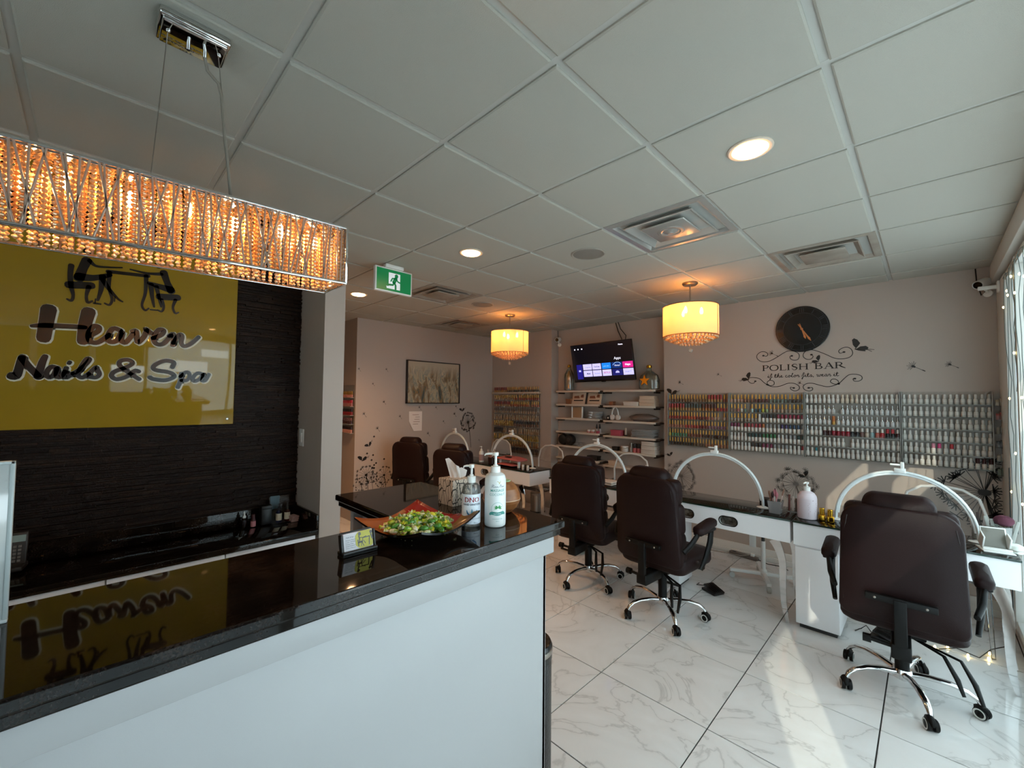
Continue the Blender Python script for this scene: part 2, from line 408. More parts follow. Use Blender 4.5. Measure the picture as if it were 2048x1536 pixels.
# ceiling diffusers
def diffuser(i, j, m, label, knob):
    cx, cy = GX0+G*(i+.5), GY0+G*(j+.5)
    t = thing('ceiling_diffuser', label, 'air vent', (cx, cy, 2.70), 0, 'square ceiling diffusers')
    def sq(r, z): return [(-r, -r, z), (r, -r, z), (r, r, z), (-r, r, z)]
    def rings(lst, two=True):
        b = MB()
        for (r0, z0), (r1, z1) in lst:
            b.add(sq(r0, z0)+sq(r1, z1), [(k, (k+1) % 4, 4+(k+1) % 4, 4+k) for k in range(4)])
        return b
    rings([((.303, .004), (.272, 0)), ((.272, 0), (.262, .0)), ((.262, 0), (.235, .055)), ((.303, .004), (.303, .02)), ((.235, .055), (.16, .058))]).build('outer_frame', m, t, fix=False)
    rings([((.215, -.004), (.160, .045)), ((.215, -.004), (.208, -.008)), ((.208, -.008), (.155, .04))]).build('louvre', m, t, fix=False)
    p = MB().bbox((-.135, -.135, -.012), (.135, .135, .0), .006)
    if knob:
        p.lathe([(.085, -.011), (.075, -.016), (.06, -.0165), (.05, -.013), (.045, -.014), (.02, -.026), (.018, -.028), (0, -.028)], 24)
    p.build('centre_plate', m, t)
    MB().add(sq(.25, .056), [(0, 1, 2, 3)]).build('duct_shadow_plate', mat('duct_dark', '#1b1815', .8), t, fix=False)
    return t
M_alu = mat('bright_aluminium', '#c4c2bd', .26, .55)
M_ventw = mat('painted_vent_grey', '#a59c90', .5, noise=(6, '#8d8073'))
diffuser(0, 2, M_alu, 'shiny aluminium square ceiling diffuser with a round centre knob', True)
diffuser(1, 4, M_ventw, 'dusty grey ceiling diffuser near the clock wall, right of the shiny one', False)
diffuser(-4, 2, M_ventw, 'brown-grey ceiling diffuser just right of the green exit sign', False)
diffuser(-6, 4, M_ventw, 'small far ceiling diffuser in the back corner above the painting', False)

# recessed lights and speakers
def downlight(x, y, label, e):
    t = thing('recessed_light', label, 'ceiling light', (x, y, 2.70), 0, 'round recessed ceiling lights')
    MB().lathe([(.088, .004), (.088, -.004), (.082, -.007), (.07, -.006), (.066, .0)], 28).build('trim_ring', mat('lamp_trim', '#d8c6b4', .4), t)  # ring tinted warm to carry the orange glow of the lens
    MB().lathe([(.068, -.002), (.062, -.012), (.04, -.018), (0, -.020)], 24).build('lens', mat('lamp_lens', '#ffffff', .4, emit='#ffc07c', estr=16), t)
    l = bpy.data.lights.new('lamp', 'SPOT'); l.energy = e; l.color = (1, .55, .26); l.spot_size = 2.5; l.spot_blend = .9; l.shadow_soft_size = .05
    lo = bpy.data.objects.new('lamp', l); COL.objects.link(lo); lo.parent = t; lo.location = (0, 0, -.03)
downlight(-.518, 1.954, 'bright recessed ceiling light nearest the window, largest of three', 5)
downlight(-2.364, 1.944, 'recessed ceiling light between the exit sign and the round speaker', 8)
downlight(-4.16, 1.93, 'recessed ceiling light over the corridor, below the exit sign', 110)
for x, y, lb in ((-1.758, 2.557, 'round flush ceiling speaker beside the shiny aluminium diffuser'), (-3.569, 3.113, 'round flush ceiling speaker left of the farther drum pendant')):
    t = thing('ceiling_speaker', lb, 'speaker', (x, y, 2.70), 0, 'round ceiling speakers')
    MB().lathe([(.125, .004), (.125, -.003), (.117, -.006), (.11, -.003)], 32).build('rim', mat('speaker_rim', '#a39c92', .5), t)
    MB().lathe([(.111, -.003), (.06, -.005), (0, -.005)], 32).build('grille', mat('speaker_grille', '#8f8a82', .7, bump=(600, .5)), t)

# hanging exit sign
t = thing('exit_sign', 'green running-man exit sign hanging from the ceiling', 'exit sign', (-3.07, 1.712, 2.70))
MB().bbox((-.03, -.08, -.03), (.03, .08, 0), .005).bbox((-.012, -.05, -.06), (.012, .05, -.02), .003).build('ceiling_bracket', M_whitep, t)
MB().bbox((-.018, -.165, -.226), (.018, .165, -.03), .005).build('frame', M_whitep, t)
F = frame((.0185, 0, -.128), (0, 1, 0), (0, 0, 1))
MB().prism([(-.153, -.086), (.153, -.086), (.153, .086), (-.153, .086)], .001, 0, F).build('green_face', mat('exit_green', '#0b7a45', .25, emit='#0b7a45', estr=.25), t)
b = MB(); b.prism([(-.05, -.068), (.052, -.068), (.052, .062), (-.05, .062)], .0016, 0, F); b.prism([(-.066, -.068), (-.05, -.068), (-.05, -.05), (-.07, -.05)], .0016, 0, F)
b.build('white_doorway', mat('exit_white', '#dfe6ea', .3, emit='#dfe6ea', estr=.3), t)
b = MB()
b.prism([(.018+.016*math.cos(a*.5236), .042+.016*math.sin(a*.5236)) for a in range(12)], .0024, 0, F)
for p, wd in (([(.014, .022), (-.004, -.012)], .03), ([(.012, .02), (-.018, .018), (-.03, -.006)], .012), ([(.016, .016), (.034, -.002), (.052, -.006)], .012),
              ([(-.002, -.012), (-.012, -.034), (-.05, -.038)], .016), ([(0, -.014), (.012, -.036), (.012, -.064)], .016)):
    b.stroke(p, wd, .0024, 0, F, smooth=1)
b.build('running_figure', mat('exit_green', ''), t)

# ------------------------------------------------------------------ reception: counters, sign, chandelier
def granite():
    m = mat('polished_black_granite', '#120e0c', .035, spec=.3); t = m.node_tree; b = t.nodes['Principled BSDF']
    tc = t.nodes.new('ShaderNodeTexCoord'); v = t.nodes.new('ShaderNodeTexNoise'); v.inputs['Scale'].default_value = 190; v.inputs['Detail'].default_value = 3
    n = t.nodes.new('ShaderNodeTexNoise'); n.inputs['Scale'].default_value = 16; n.inputs['Detail'].default_value = 6
    t.links.new(tc.outputs['Object'], v.inputs['Vector']); t.links.new(tc.outputs['Object'], n.inputs['Vector'])
    mu = t.nodes.new('ShaderNodeMath'); mu.operation = 'MULTIPLY'; t.links.new(v.outputs['Fac'], mu.inputs[0]); t.links.new(n.outputs['Fac'], mu.inputs[1])
    r = t.nodes.new('ShaderNodeValToRGB'); e = r.color_ramp.elements
    e[0].position = .22; e[0].color = lin('#0d0a09'); e[1].position = .55; e[1].color = lin('#332a25')
    t.links.new(mu.outputs[0], r.inputs['Fac']); t.links.new(r.outputs['Color'], b.inputs['Base Color'])
    return m
M_gran = granite()
def slab(poly, z0, z1, bev):
    bm = bmesh.new(); vs = [bm.verts.new((x, y, z0)) for x, y in poly]; f = bm.faces.new(vs)
    r = bmesh.ops.extrude_face_region(bm, geom=[f]); bmesh.ops.translate(bm, vec=(0, 0, z1-z0), verts=[v for v in r['geom'] if isinstance(v, bmesh.types.BMVert)])
    bmesh.ops.recalc_face_normals(bm, faces=bm.faces[:])
    bmesh.ops.bevel(bm, geom=bm.edges[:], offset=bev, segments=2, profile=.5, affect='EDGES')
    b = MB(); b.add([v.co[:] for v in bm.verts], [[v.index for v in f.verts] for f in bm.faces]); bm.free(); return b
t = thing('reception_counter', 'L-shaped reception counter with polished black granite top and white front', 'counter', (-1.2, 0, 0))
Lp = lambda d: [(-.973-d, -1.6), (-.973-d, 1.271-d), (-1.969+d, 1.29-d), (-1.969+d, .823+d), (-1.40+d, .823+d), (-1.40+d, -1.6)]
b = slab(Lp(0), 1.143, 1.17, .005); s2 = slab(Lp(.011), 1.117, 1.1435, .005); b.add(s2.v, s2.f)
b.build('countertop', M_gran, t, True)
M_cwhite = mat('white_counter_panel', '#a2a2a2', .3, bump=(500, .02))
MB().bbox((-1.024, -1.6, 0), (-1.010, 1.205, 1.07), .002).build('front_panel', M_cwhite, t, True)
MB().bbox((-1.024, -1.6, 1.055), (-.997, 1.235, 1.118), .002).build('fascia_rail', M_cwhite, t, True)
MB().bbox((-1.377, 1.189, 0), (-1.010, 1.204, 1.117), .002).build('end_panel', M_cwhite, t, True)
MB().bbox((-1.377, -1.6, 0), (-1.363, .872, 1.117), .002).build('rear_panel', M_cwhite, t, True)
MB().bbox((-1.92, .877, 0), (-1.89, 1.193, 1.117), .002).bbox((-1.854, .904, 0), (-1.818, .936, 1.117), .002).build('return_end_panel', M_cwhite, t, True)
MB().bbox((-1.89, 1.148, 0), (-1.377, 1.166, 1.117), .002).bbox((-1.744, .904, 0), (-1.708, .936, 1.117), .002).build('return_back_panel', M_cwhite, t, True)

t = thing('back_counter', 'low black granite back counter with white cabinets under the stone wall', 'counter', (-3.2, 0, 0))
MB().bbox((-3.413, -1.7, .690), (-2.964, 1.137, .726), .004).build('worktop', M_gran, t, True)
MB().bbox((-3.413, -1.7, .726), (-3.402, 1.137, .832), .003).build('rear_upstand', M_gran, t, True)
MB().bbox((-3.401, 1.119, .726), (-2.973, 1.138, .821), .003).build('side_upstand', M_gran, t, True)
MB().box((-3.40, -1.7, 0), (-3.00, 1.12, .688)).build('cabinet_carcass', M_white, t, True)
for y0, y1 in ((-1.45, -.94), (-.935, -.42), (-.415, .091), (.097, .601), (.607, 1.118)):
    MB().bbox((-3.00, y0, .10), (-2.977, y1, .687), .002).build('drawer_front', M_white, t, True)

# frosted screen at the left end of the counter
t = thing('counter_screen', 'frosted pale glass screen standing on the counter at the left edge', 'screen', (-1.303, -.32, 1.17))
MB().bbox((-1.308, -.55, 1.174), (-1.298, -.103, 1.482), .002).build('glass_panel', mix_mat('frosted_screen', [(.55, 'ShaderNodeBsdfDiffuse', {'Color': (.72, .78, .79, 1)}), (.35, 'ShaderNodeBsdfTranslucent', {'Color': (.8, .86, .87, 1)}), (.1, 'ShaderNodeBsdfGlossy', {'Roughness': .1})]), t, True)
MB().bbox((-1.311, -.55, 1.17), (-1.295, -.0975, 1.177), .002).bbox((-1.310, -.105, 1.176), (-1.296, -.0975, 1.487), .002).bbox((-1.310, -.55, 1.480), (-1.296, -.0975, 1.487), .002).build('edge_strip', mat('screen_edge', '#b9c3c4', .2), t, True)

# the green sign with brushed script lettering
SG = frame((-3.403, 0, 0), (0, 1, 0), (0, 0, 1))
t = thing('wall_sign', 'glossy lime green sign with black script lettering on the dark stone wall', 'sign', (-3.41, .15, 1.95))
MB().bbox((-3.414, -.413, 1.436), (-3.403, .708, 2.525), .003).build('sign_board', mat('lime_acrylic', '#a08022', .04, spec=.5, noise=(5, '#987b24', .3)), t, True)
b = MB()
for y, z in ((.671, 1.472), (-.376, 1.472), (.671, 2.486), (-.376, 2.486)): b.lathe([(.009, 0), (.009, .004), (.006, .007), (0, .007)], 12, T=Matrix.Translation((-3.403, y, z)) @ Matrix.Rotation(PI/2, 4, 'Y'))
b.build('standoff_bolt', M_steel, t, True)
q = .00136
HEAVEN = [([(-0.169,2.09),(-0.175,2.019),(-0.182,1.929)], [46, 42, 40]), ([(-0.016,2.1),(-0.028,2.02),(-0.033,1.929)], [44, 40, 36]), ([(-0.227,1.99),(-0.182,1.999),(-0.066,2.007),(-0.026,2.008)], [12, 20, 20, 16]),
 ([(-0.009,1.961),(0.025,1.992),(0.028,2.017),(0.007,2.019),(-0.011,1.978),(-0.006,1.934),(0.027,1.928),(0.074,1.978)], 19), ([(0.121,2.009),(0.089,2.017),(0.068,1.972),(0.077,1.938),(0.107,1.948),(0.129,2.007),(0.126,1.956),(0.145,1.94),(0.176,1.995)], 19),
 ([(0.173,2.01),(0.189,2.015),(0.195,1.977),(0.201,1.946),(0.226,1.982),(0.237,2.024),(0.231,2.031),(0.26,2.01)], 19), ([(0.269,1.98),(0.309,2.006),(0.318,2.034),(0.292,2.033),(0.273,1.983),(0.284,1.948),(0.319,1.95),(0.355,2.006)], 19),
 ([(0.346,2.002),(0.365,2.018),(0.371,1.986),(0.365,1.945)], 19), ([(0.368,1.959),(0.394,2.015),(0.411,2.01),(0.408,1.965),(0.424,1.945),(0.459,1.966),(0.497,2.013)], 18)]
NAILS = [([(-0.286,1.72),(-0.269,1.725),(-0.257,1.807),(-0.253,1.824)], [30, 26, 22, 20]), ([(-0.255,1.816),(-0.23,1.773),(-0.195,1.724)], 22), ([(-0.195,1.721),(-0.183,1.794),(-0.173,1.832)], [24, 22, 18]),
 ([(-0.128,1.771),(-0.149,1.776),(-0.165,1.741),(-0.156,1.717),(-0.137,1.733),(-0.126,1.772),(-0.128,1.732),(-0.115,1.72),(-0.095,1.753)], 16), ([(-0.092,1.774),(-0.099,1.733),(-0.089,1.72),(-0.066,1.745)], 16), ([(-0.083,1.799),(-0.08,1.807)], 14),
 ([(-0.065,1.74),(-0.022,1.791),(-0.003,1.826),(-0.015,1.828),(-0.037,1.777),(-0.045,1.736),(-0.028,1.722),(-0.003,1.746)], 16), ([(-0.003,1.743),(0.024,1.784),(0.031,1.772),(0.04,1.745),(0.026,1.725),(-0.001,1.728)], 16),
 ([(0.214,1.723),(0.17,1.757),(0.125,1.8),(0.127,1.828),(0.16,1.837),(0.18,1.819),(0.154,1.792),(0.104,1.764),(0.091,1.738),(0.113,1.719),(0.156,1.736),(0.191,1.773),(0.21,1.769)], 17),
 ([(0.368,1.805),(0.374,1.837),(0.328,1.843),(0.28,1.81),(0.286,1.784),(0.354,1.772),(0.38,1.748),(0.339,1.723),(0.283,1.726),(0.261,1.737)], 18),
 ([(0.414,1.768),(0.413,1.726),(0.399,1.679)], 18), ([(0.41,1.748),(0.44,1.78),(0.458,1.764),(0.446,1.727),(0.415,1.724)], 15), ([(0.528,1.77),(0.498,1.774),(0.476,1.745),(0.482,1.722),(0.509,1.735),(0.532,1.77),(0.524,1.732),(0.541,1.729),(0.56,1.77)], 16)]
LOGO = [([(-0.093,2.349),(-0.095,2.295),(-0.091,2.241)], [26, 22, 24]), ([(-0.099,2.239),(-0.01,2.252)], 40), ([(-0.09,2.229),(-0.08,2.182),(-0.086,2.152),(-0.103,2.158)], [22, 14, 14, 9]), ([(-0.02,2.243),(-0.028,2.192),(-0.022,2.153),(-0.003,2.164)], [24, 14, 14, 9]),
 ([(-0.033,2.393),(-0.047,2.345),(-0.061,2.283)], [44, 40, 46]), ([(-0.061,2.293),(-0.001,2.299),(0.066,2.331)], [48, 34, 22]), ([(0.034,2.314),(0.031,2.243),(0.019,2.173)], [34, 22, 12]), ([(0.003,2.153),(0.031,2.152)], 10), ([(0.01,2.179),(0.008,2.152)], 6),
 ([(-0.022,2.394),(0.005,2.37),(0.061,2.375),(0.115,2.386)], [22, 14, 10, 8]), ([(0.054,2.349),(0.236,2.361)], 20), ([(0.062,2.345),(0.063,2.254),(0.078,2.191),(0.069,2.154),(0.048,2.16)], [24, 16, 14, 12, 9]), ([(0.037,2.294),(0.065,2.244),(0.103,2.196),(0.124,2.182)], [26, 20, 12, 8]), ([(0.09,2.208),(0.089,2.178)], 6),
 ([(0.225,2.359),(0.224,2.254),(0.211,2.178),(0.226,2.147),(0.243,2.162)], [24, 16, 12, 12, 8]), ([(0.307,2.398),(0.326,2.339),(0.347,2.289)], [40, 34, 44]), ([(0.297,2.387),(0.229,2.377),(0.151,2.384)], [20, 14, 8]), ([(0.345,2.297),(0.295,2.306),(0.238,2.319)], [44, 34, 20]),
 ([(0.249,2.31),(0.256,2.239),(0.268,2.175)], [28, 20, 10]), ([(0.275,2.302),(0.291,2.229),(0.302,2.181)], [24, 16, 10]), ([(0.29,2.243),(0.381,2.253)], 40), ([(0.302,2.226),(0.314,2.185),(0.305,2.153),(0.285,2.158)], [20, 13, 12, 8]), ([(0.37,2.236),(0.359,2.187),(0.371,2.152),(0.388,2.159)], [20, 13, 12, 8]),
 ([(0.251,2.155),(0.282,2.156)], 8), ([(-0.028,2.442),(-0.027,2.448)], 46), ([(0.284,2.439),(0.282,2.443)], 44)]
Mk = mat('sign_black', '#140d0b', .25); Mw = mat('sign_white_edge', '#d8d4c0', .4)
for nm, ST, halo in (('first_line_lettering', HEAVEN, 1), ('second_line_lettering', NAILS, 1), ('logo_silhouette', LOGO, 0)):
    if halo:
        b = MB()
        for p, wd in ST:
            W = [x*q+.011 for x in wd] if isinstance(wd, list) else wd*q+.011
            b.stroke([(y+.003, z-.003) for y, z in p], W, .0015, 0, SG)
        b.build('white_outline', Mw, t, True, fix=False)
    b = MB()
    for p, wd in ST: b.stroke(p, [x*q*(1 if halo else .72) for x in wd] if isinstance(wd, list) else wd*q*(1 if halo else .72), .0035, 0, SG, smooth=5)
    b.build(nm, Mk, t, True, fix=False)

# light switch on the partition
t = thing('light_switch', 'white light switch on the partition beside the stone wall', 'switch', (-3.341, 1.14, 1.323))
MB().bbox((-.045, -.008, -.064), (.039, 0, .064), .003).build('plate', M_whitep, t)
MB().bbox((-.02, -.014, -.036), (.015, -.007, .036), .002).build('rocker', M_whitep, t)

# rectangular crystal chandelier
t = thing('crystal_chandelier', 'long rectangular crystal chandelier glowing over the reception counter', 'chandelier', (-1.536, .185, 2.70))
cx, cy = -1.536, .185; x0, x1 = cx-.0915, cx+.0915; y0, y1 = cy-.437, cy+.437; ZB, ZT = 2.009, 2.204
tz = lambda y: (y-cy)*.030
MB().bbox((cx-.063, cy-.084, 2.676), (cx+.063, cy+.084, 2.70), .006).bbox((cx-.055, cy-.076, 2.668), (cx+.055, cy+.076, 2.68), .004).build('canopy', M_chrome, t, True)
b = MB()
for yy in (cy-.012, cy+.028): b.cyl((cx, yy, 2.668), (cx, yy, 2.645), .005, n=10)
for yy in (cy-.06, cy+.062): b.ball((cx+.01, yy, 2.667), .006, 8)
b.build('canopy_fitting', M_chrome, t, True)
MB().tube([(cx, cy-.06, 2.668), (cx, cy-.085, ZT+tz(cy-.085))], .0013, 6).build('suspension_wire', M_steel, t, True)
MB().tube([(cx, cy+.062, 2.668), (cx, cy+.112, ZT+tz(cy+.112))], .0013, 6).build('suspension_wire', M_steel, t, True)
MB().tube([(cx, cy+.028, 2.645), (cx, cy+.036, 2.61), (cx, cy+.065, 2.585), (cx+.004, cy+.072, 2.55), (cx, cy+.085, 2.43), (cx+.005, cy+.094, 2.35), (cx, cy+.106, 2.25), (cx, cy+.112, ZT)], .0045, 8).build('power_cable', mat('clear_cable', '#8e857a', .3), t, True)
b = MB()
for z in (ZB, ZT):
    for xx in (x0, x1): b.bbox((xx-.004, y0, z-.004), (xx+.004, y1, z+.004), .001, T=Matrix(((1,0,0,0),(0,1,0,0),(0,.030,1,-.030*cy),(0,0,0,1))))
    for yy in (y0, y1): b.bbox((x0, yy-.004, z-.004+tz(yy)), (x1, yy+.004, z+.004+tz(yy)), .001)
for xx in (x0, x1):
    for yy in (y0, y1): b.bbox((xx-.004, yy-.004, ZB+tz(yy)), (xx+.004, yy+.004, ZT+tz(yy)), .001)
b.build('frame', M_chrome, t, True)
MB().bbox((x0+.01, y0+.01, ZT-.006), (x1-.01, y1-.01, ZT-.001), .001, T=Matrix(((1,0,0,0),(0,1,0,0),(0,.030,1,-.030*cy),(0,0,0,1)))).build('top_plate', M_chrome, t, True)
M_cry = mix_mat('crystal_bead', [(.30, 'ShaderNodeBsdfDiffuse', {'Color': (.95, .66, .36, 1)}), (.35, 'ShaderNodeBsdfTranslucent', {'Color': (1, .70, .38, 1)}), (.35, 'ShaderNodeBsdfGlossy', {'Color': (1, .84, .62, 1), 'Roughness': .08})])
M_rod = mix_mat('crystal_rod', [(.40, 'ShaderNodeBsdfDiffuse', {'Color': (.55, .40, .32, 1)}), (.2, 'ShaderNodeBsdfTranslucent', {'Color': (1, .85, .7, 1)}), (.4, 'ShaderNodeBsdfGlossy', {'Color': (.75, .6, .52, 1), 'Roughness': .2})])
sb = MB(); k = 0
while k < 15:
    sb.lathe([(.0008, .0062), (.0055, .002), (.0062, 0), (.0055, -.002), (.0008, -.0062)], 6, at=(0, 0, -.008-k*.0125), sm=False); k += 1
strand = None; rc = random.Random(5)
rows = [(x1-.012, 54), (x0+.012, 54), (cx+.045, 38), (cx-.045, 38), (cx, 26)]
pos = [(xx, y0+.012+(y1-y0-.024)*(i+.5+rc.uniform(-.25, .25))/n) for xx, n in rows for i in range(n)] + [(x0+.015+(x1-x0-.03)*i/8, yy) for yy in (y0+.008, y1-.008) for i in range(9)]
for xx, yy in pos:
    if strand is None: strand = sb.build('crystal_strand', M_cry, t)
    o = strand if strand.location.length < 1e-6 else bpy.data.objects.new('crystal_strand', strand.data)
    if o is not strand: COL.objects.link(o); o.parent = t
    o.location = (xx-cx, yy-cy, ZT-.004+tz(yy)-2.70); o.rotation_euler = (0, 0, rc.random()*3)
rodm = None
for xx in (x1-.001, x0+.001):
    for i in range(52):
        ya = y0+.01+(y1-y0-.02)*(i+rc.random())/52; yb = min(max(ya+rc.choice((-1, 1))*rc.uniform(.0, .05), y0+.006), y1-.006)
        MB().cyl((xx, ya, ZT+tz(ya)), (xx, yb, ZB+tz(yb)), .0027, n=6).build('crystal_rod', M_rod, t, True)
for yy in (y0+.001, y1-.001):
    for i in range(9):
        xa = x0+.01+(x1-x0-.02)*(i+rc.random())/9; xb = min(max(xa+rc.uniform(-.03, .03), x0+.006), x1-.006)
        MB().cyl((xa, yy, ZT+tz(yy)), (xb, yy, ZB+tz(yy)), .0027, n=6).build('crystal_rod', M_rod, t, True)
M_bulb = mat('halogen_bulb', '#ffffff', .3, emit='#ffcf90', estr=60)
for i in range(7):
    yy = y0+.07+(y1-y0-.14)*i/6; xx = cx+(.022 if i % 2 else -.01)
    o = MB().lathe([(.006, .03), (.007, .012), (.0075, 0), (.006, -.012), (0, -.016)], 10).build('bulb', M_bulb, t); o.location = (xx-cx, yy-cy, ZT+tz(yy)-.05-2.70)
    MB().lathe([(.009, .042), (.009, .028), (.005, .026)], 10).build('socket', M_chrome, o)
for i in range(4):
    l = bpy.data.lights.new('lamp', 'POINT'); l.energy = 7.0; l.color = (1, .42, .12); l.shadow_soft_size = .012
    lo = bpy.data.objects.new('lamp', l); COL.objects.link(lo); lo.parent = t; yy = y0+.12+(y1-y0-.24)*i/3; lo.location = (0, yy-cy, ZT-.075-2.70+tz(yy))

# ------------------------------------------------------------------ things on the counters
ZC = 1.17
def pump_bottle(name, label, x, y, z, body, mats, pump, rz=0, straw=None, pm=None, sz=1):
    """body: lathe profile; pump: (collar radius, collar z0, z1, stem top z, head length)"""
    t = thing(name, label, 'bottle', (x, y, z), rz); t.scale = (sz, sz, sz)
    MB().lathe(body, 28).build('bottle_body', mats, t)
    r, z0, z1, z2, hl = pump; pm = pm or M_whitep
    MB().lathe([(r, z0), (r*1.02, z0+.002), (r*1.02, z1-.002), (r*.95, z1), (r*.5, z1), (r*.5, z1+.006), (0, z1+.006)], 24).build('collar', pm, t)
    p = MB(); p.cyl((0, 0, z1), (0, 0, z2-.012), r*.28, n=12)
    p.lathe([(r*.55, z2-.014), (r*.62, z2-.012), (r*.62, z2-.002), (r*.5, z2), (0, z2)], 16)
    p.tube([(0, 0, z2-.006), (hl*.6, 0, z2-.006), (hl*.9, 0, z2-.008), (hl, 0, z2-.014)], [r*.36, r*.32, r*.26, r*.2], 10, flat=.75)
    p.build('pump_head', pm, t)
    return t
# clear hand sanitizer
t = pump_bottle('sanitizer_bottle', 'clear hand sanitizer pump bottle beside the white massage bottle', -1.166, .975, ZC,
    [(.030, 0), (.0355, .004), (.0365, .010), (.0365, .135), (.034, .150), (.026, .160), (.015, .165), (.0145, .172)],
    glass_mat('clear_bottle', (.93, .93, .90), 1.2, .02, .10), (.0165, .166, .190, .236, -.032), rz=math.radians(45), sz=.918)
MB().lathe([(.030, .004), (.0345, .008), (.0345, .118), (.030, .120)], 24).build('gel', glass_mat('gel', (.90, .92, .93), .5, 0, .05), t)
MB().cyl((0, 0, .02), (0, 0, .166), .003, n=8).build('dip_tube', M_whitep, t)
def wrap_panel(R, a0, a1, z0, z1, n=16):
    vs = []; fs = []
    for i in range(n+1):
        a = a0+(a1-a0)*i/n; vs += [(R*math.sin(a), -R*math.cos(a), z0), (R*math.sin(a), -R*math.cos(a), z1)]
    return vs, [(2*i, 2*i+2, 2*i+3, 2*i+1) for i in range(n)]
RL = Matrix.Rotation(math.radians(10), 4, 'Z')
b = MB(); b.add(*wrap_panel(.0368, -1.45, 1.45, .014, .126), T=RL); b.build('label', mat('label_white', '#dfe6ee', .4), t, fix=False)
b = MB(); text_mesh(b, 'DNO', .026, RL @ Matrix.Translation((0, 0, .097)), wrap_r=.0371, align='CENTER', bold=.0006); b.build('label_red_lettering', mat('label_red', '#8e1f2e', .4), t, fix=False)
b = MB(); text_mesh(b, 'HAND SANITIZER', .0095, RL @ Matrix.Translation((0, 0, .085)), wrap_r=.0371, align='CENTER', bold=.0003); text_mesh(b, 'Formula 80%', .0055, RL @ Matrix.Translation((0, 0, .040)), wrap_r=.0371, align='CENTER')
text_mesh(b, 'GEL HYDRO-ALCOOLIQUE', .0065, RL @ Matrix.Translation((0, 0, .032)), wrap_r=.0371, align='CENTER'); text_mesh(b, '500 ml', .0055, RL @ Matrix.Translation((.015, 0, .018)), wrap_r=.0371, align='CENTER'); b.build('label_dark_lettering', mat('label_ink', '#20304a', .4), t, fix=False)
b = MB()
def wrapT(mb, R, T, pts, wd, m):
    s = MB().stroke(pts, wd, 0, 0, smooth=4); mb.add([(R*math.sin(p[0]/R), -R*math.cos(p[0]/R), p[1]) for p in s.v], s.f, m, False, T)
for sx in (-1, 1): wrapT(b, .0371, RL, [(sx*.020, .066), (sx*.017, .056), (sx*.008, .048), (sx*.003, .046)], [.003, .006, .006, .004], 0)
wrapT(b, .0371, RL, [(0, .072), (0, .064), (0, .058)], [.001, .006, .008], 1)
b.build('label_hands_logo', [mat('logo_blue', '#1f6a9c', .4), mat('logo_pale_blue', '#5d9fbe', .4)], t, fix=False)
# white massage bottle
t = pump_bottle('massage_bottle', 'tall white massage lotion pump bottle with a green leaf label', -1.110, 1.040, ZC,
    [(.034, 0), (.040, .004), (.0415, .012), (.0415, .165), (.0405, .182), (.036, .196), (.026, .203), (.017, .206)], mat('bottle_white', '#e3e7e6', .3), (.0185, .205, .228, .283, -.044), rz=math.radians(40), sz=.918)
R = .0418; RL = Matrix.Rotation(math.radians(20), 4, 'Z')
b = MB(); text_mesh(b, 'MASSAGE', .0135, RL @ Matrix.Translation((0, 0, .137)), wrap_r=R, align='CENTER', bold=.0002); text_mesh(b, 'COCONUT', .0125, RL @ Matrix.Translation((0, 0, .122)), wrap_r=R, align='CENTER')
text_mesh(b, 'COCONUT OIL', .006, RL @ Matrix.Translation((0, 0, .032)), wrap_r=R, align='CENTER'); text_mesh(b, '950 ml', .005, RL @ Matrix.Translation((0, 0, .024)), wrap_r=R, align='CENTER'); b.build('label_grey_green_lettering', mat('label_teal', '#3d8f86', .4), t, fix=False)
b = MB()
for pts in ([(-.024, .152), (-.020, .163), (-.015, .160), (-.020, .156), (-.014, .153), (-.010, .157), (-.007, .153), (-.003, .157), (0, .153), (.003, .156)], [(.008, .153), (.012, .164), (.016, .153), (.020, .158), (.023, .153), (.027, .157)]):
    wrapT(b, R, RL, pts, .0014, 0)
b.build('label_script', mat('label_ink', ''), t, fix=False)
b = MB(); wrapT(b, R, RL, [(-.002, .176), (.008, .170), (.004, .166), (.012, .176)], .0018, 0); b.build('label_gold_mark', mat('label_gold', '#b9a86a', .4), t, fix=False)
b = MB(); wrapT(b, R, RL, [(.024*math.cos(a*.2618), .072+.024*math.sin(a*.2618)) for a in range(25)], .0009, 0); b.build('label_ring', mat('label_teal', ''), t, fix=False)
b = MB()
for a in (20, 60, 130, 160, 200, 340): wrapT(b, R, RL, [(.002, .076), (.002+.008*math.cos(math.radians(a)), .076+.006*math.sin(math.radians(a))), (.002+.016*math.cos(math.radians(a)), .076+.011*math.sin(math.radians(a)))], [.001, .006, .001], 0)
b.build('label_leaves', mat('leaf_green', '#2f8a4a', .4), t, fix=False)
b = MB(); wrapT(b, R, RL, [(-.030, .052), (-.022, .056), (0, .053), (.022, .056), (.030, .052)], [.008, .012, .013, .012, .008], 0); b.build('label_ribbon', mat('label_teal', ''), t, fix=False)
b = MB(); text_mesh(b, 'NATURAL', .007, RL @ Matrix.Translation((0, 0, .051)), wrap_r=R+.0003, align='CENTER'); b.build('ribbon_lettering', mat('label_white', ''), t, fix=False)
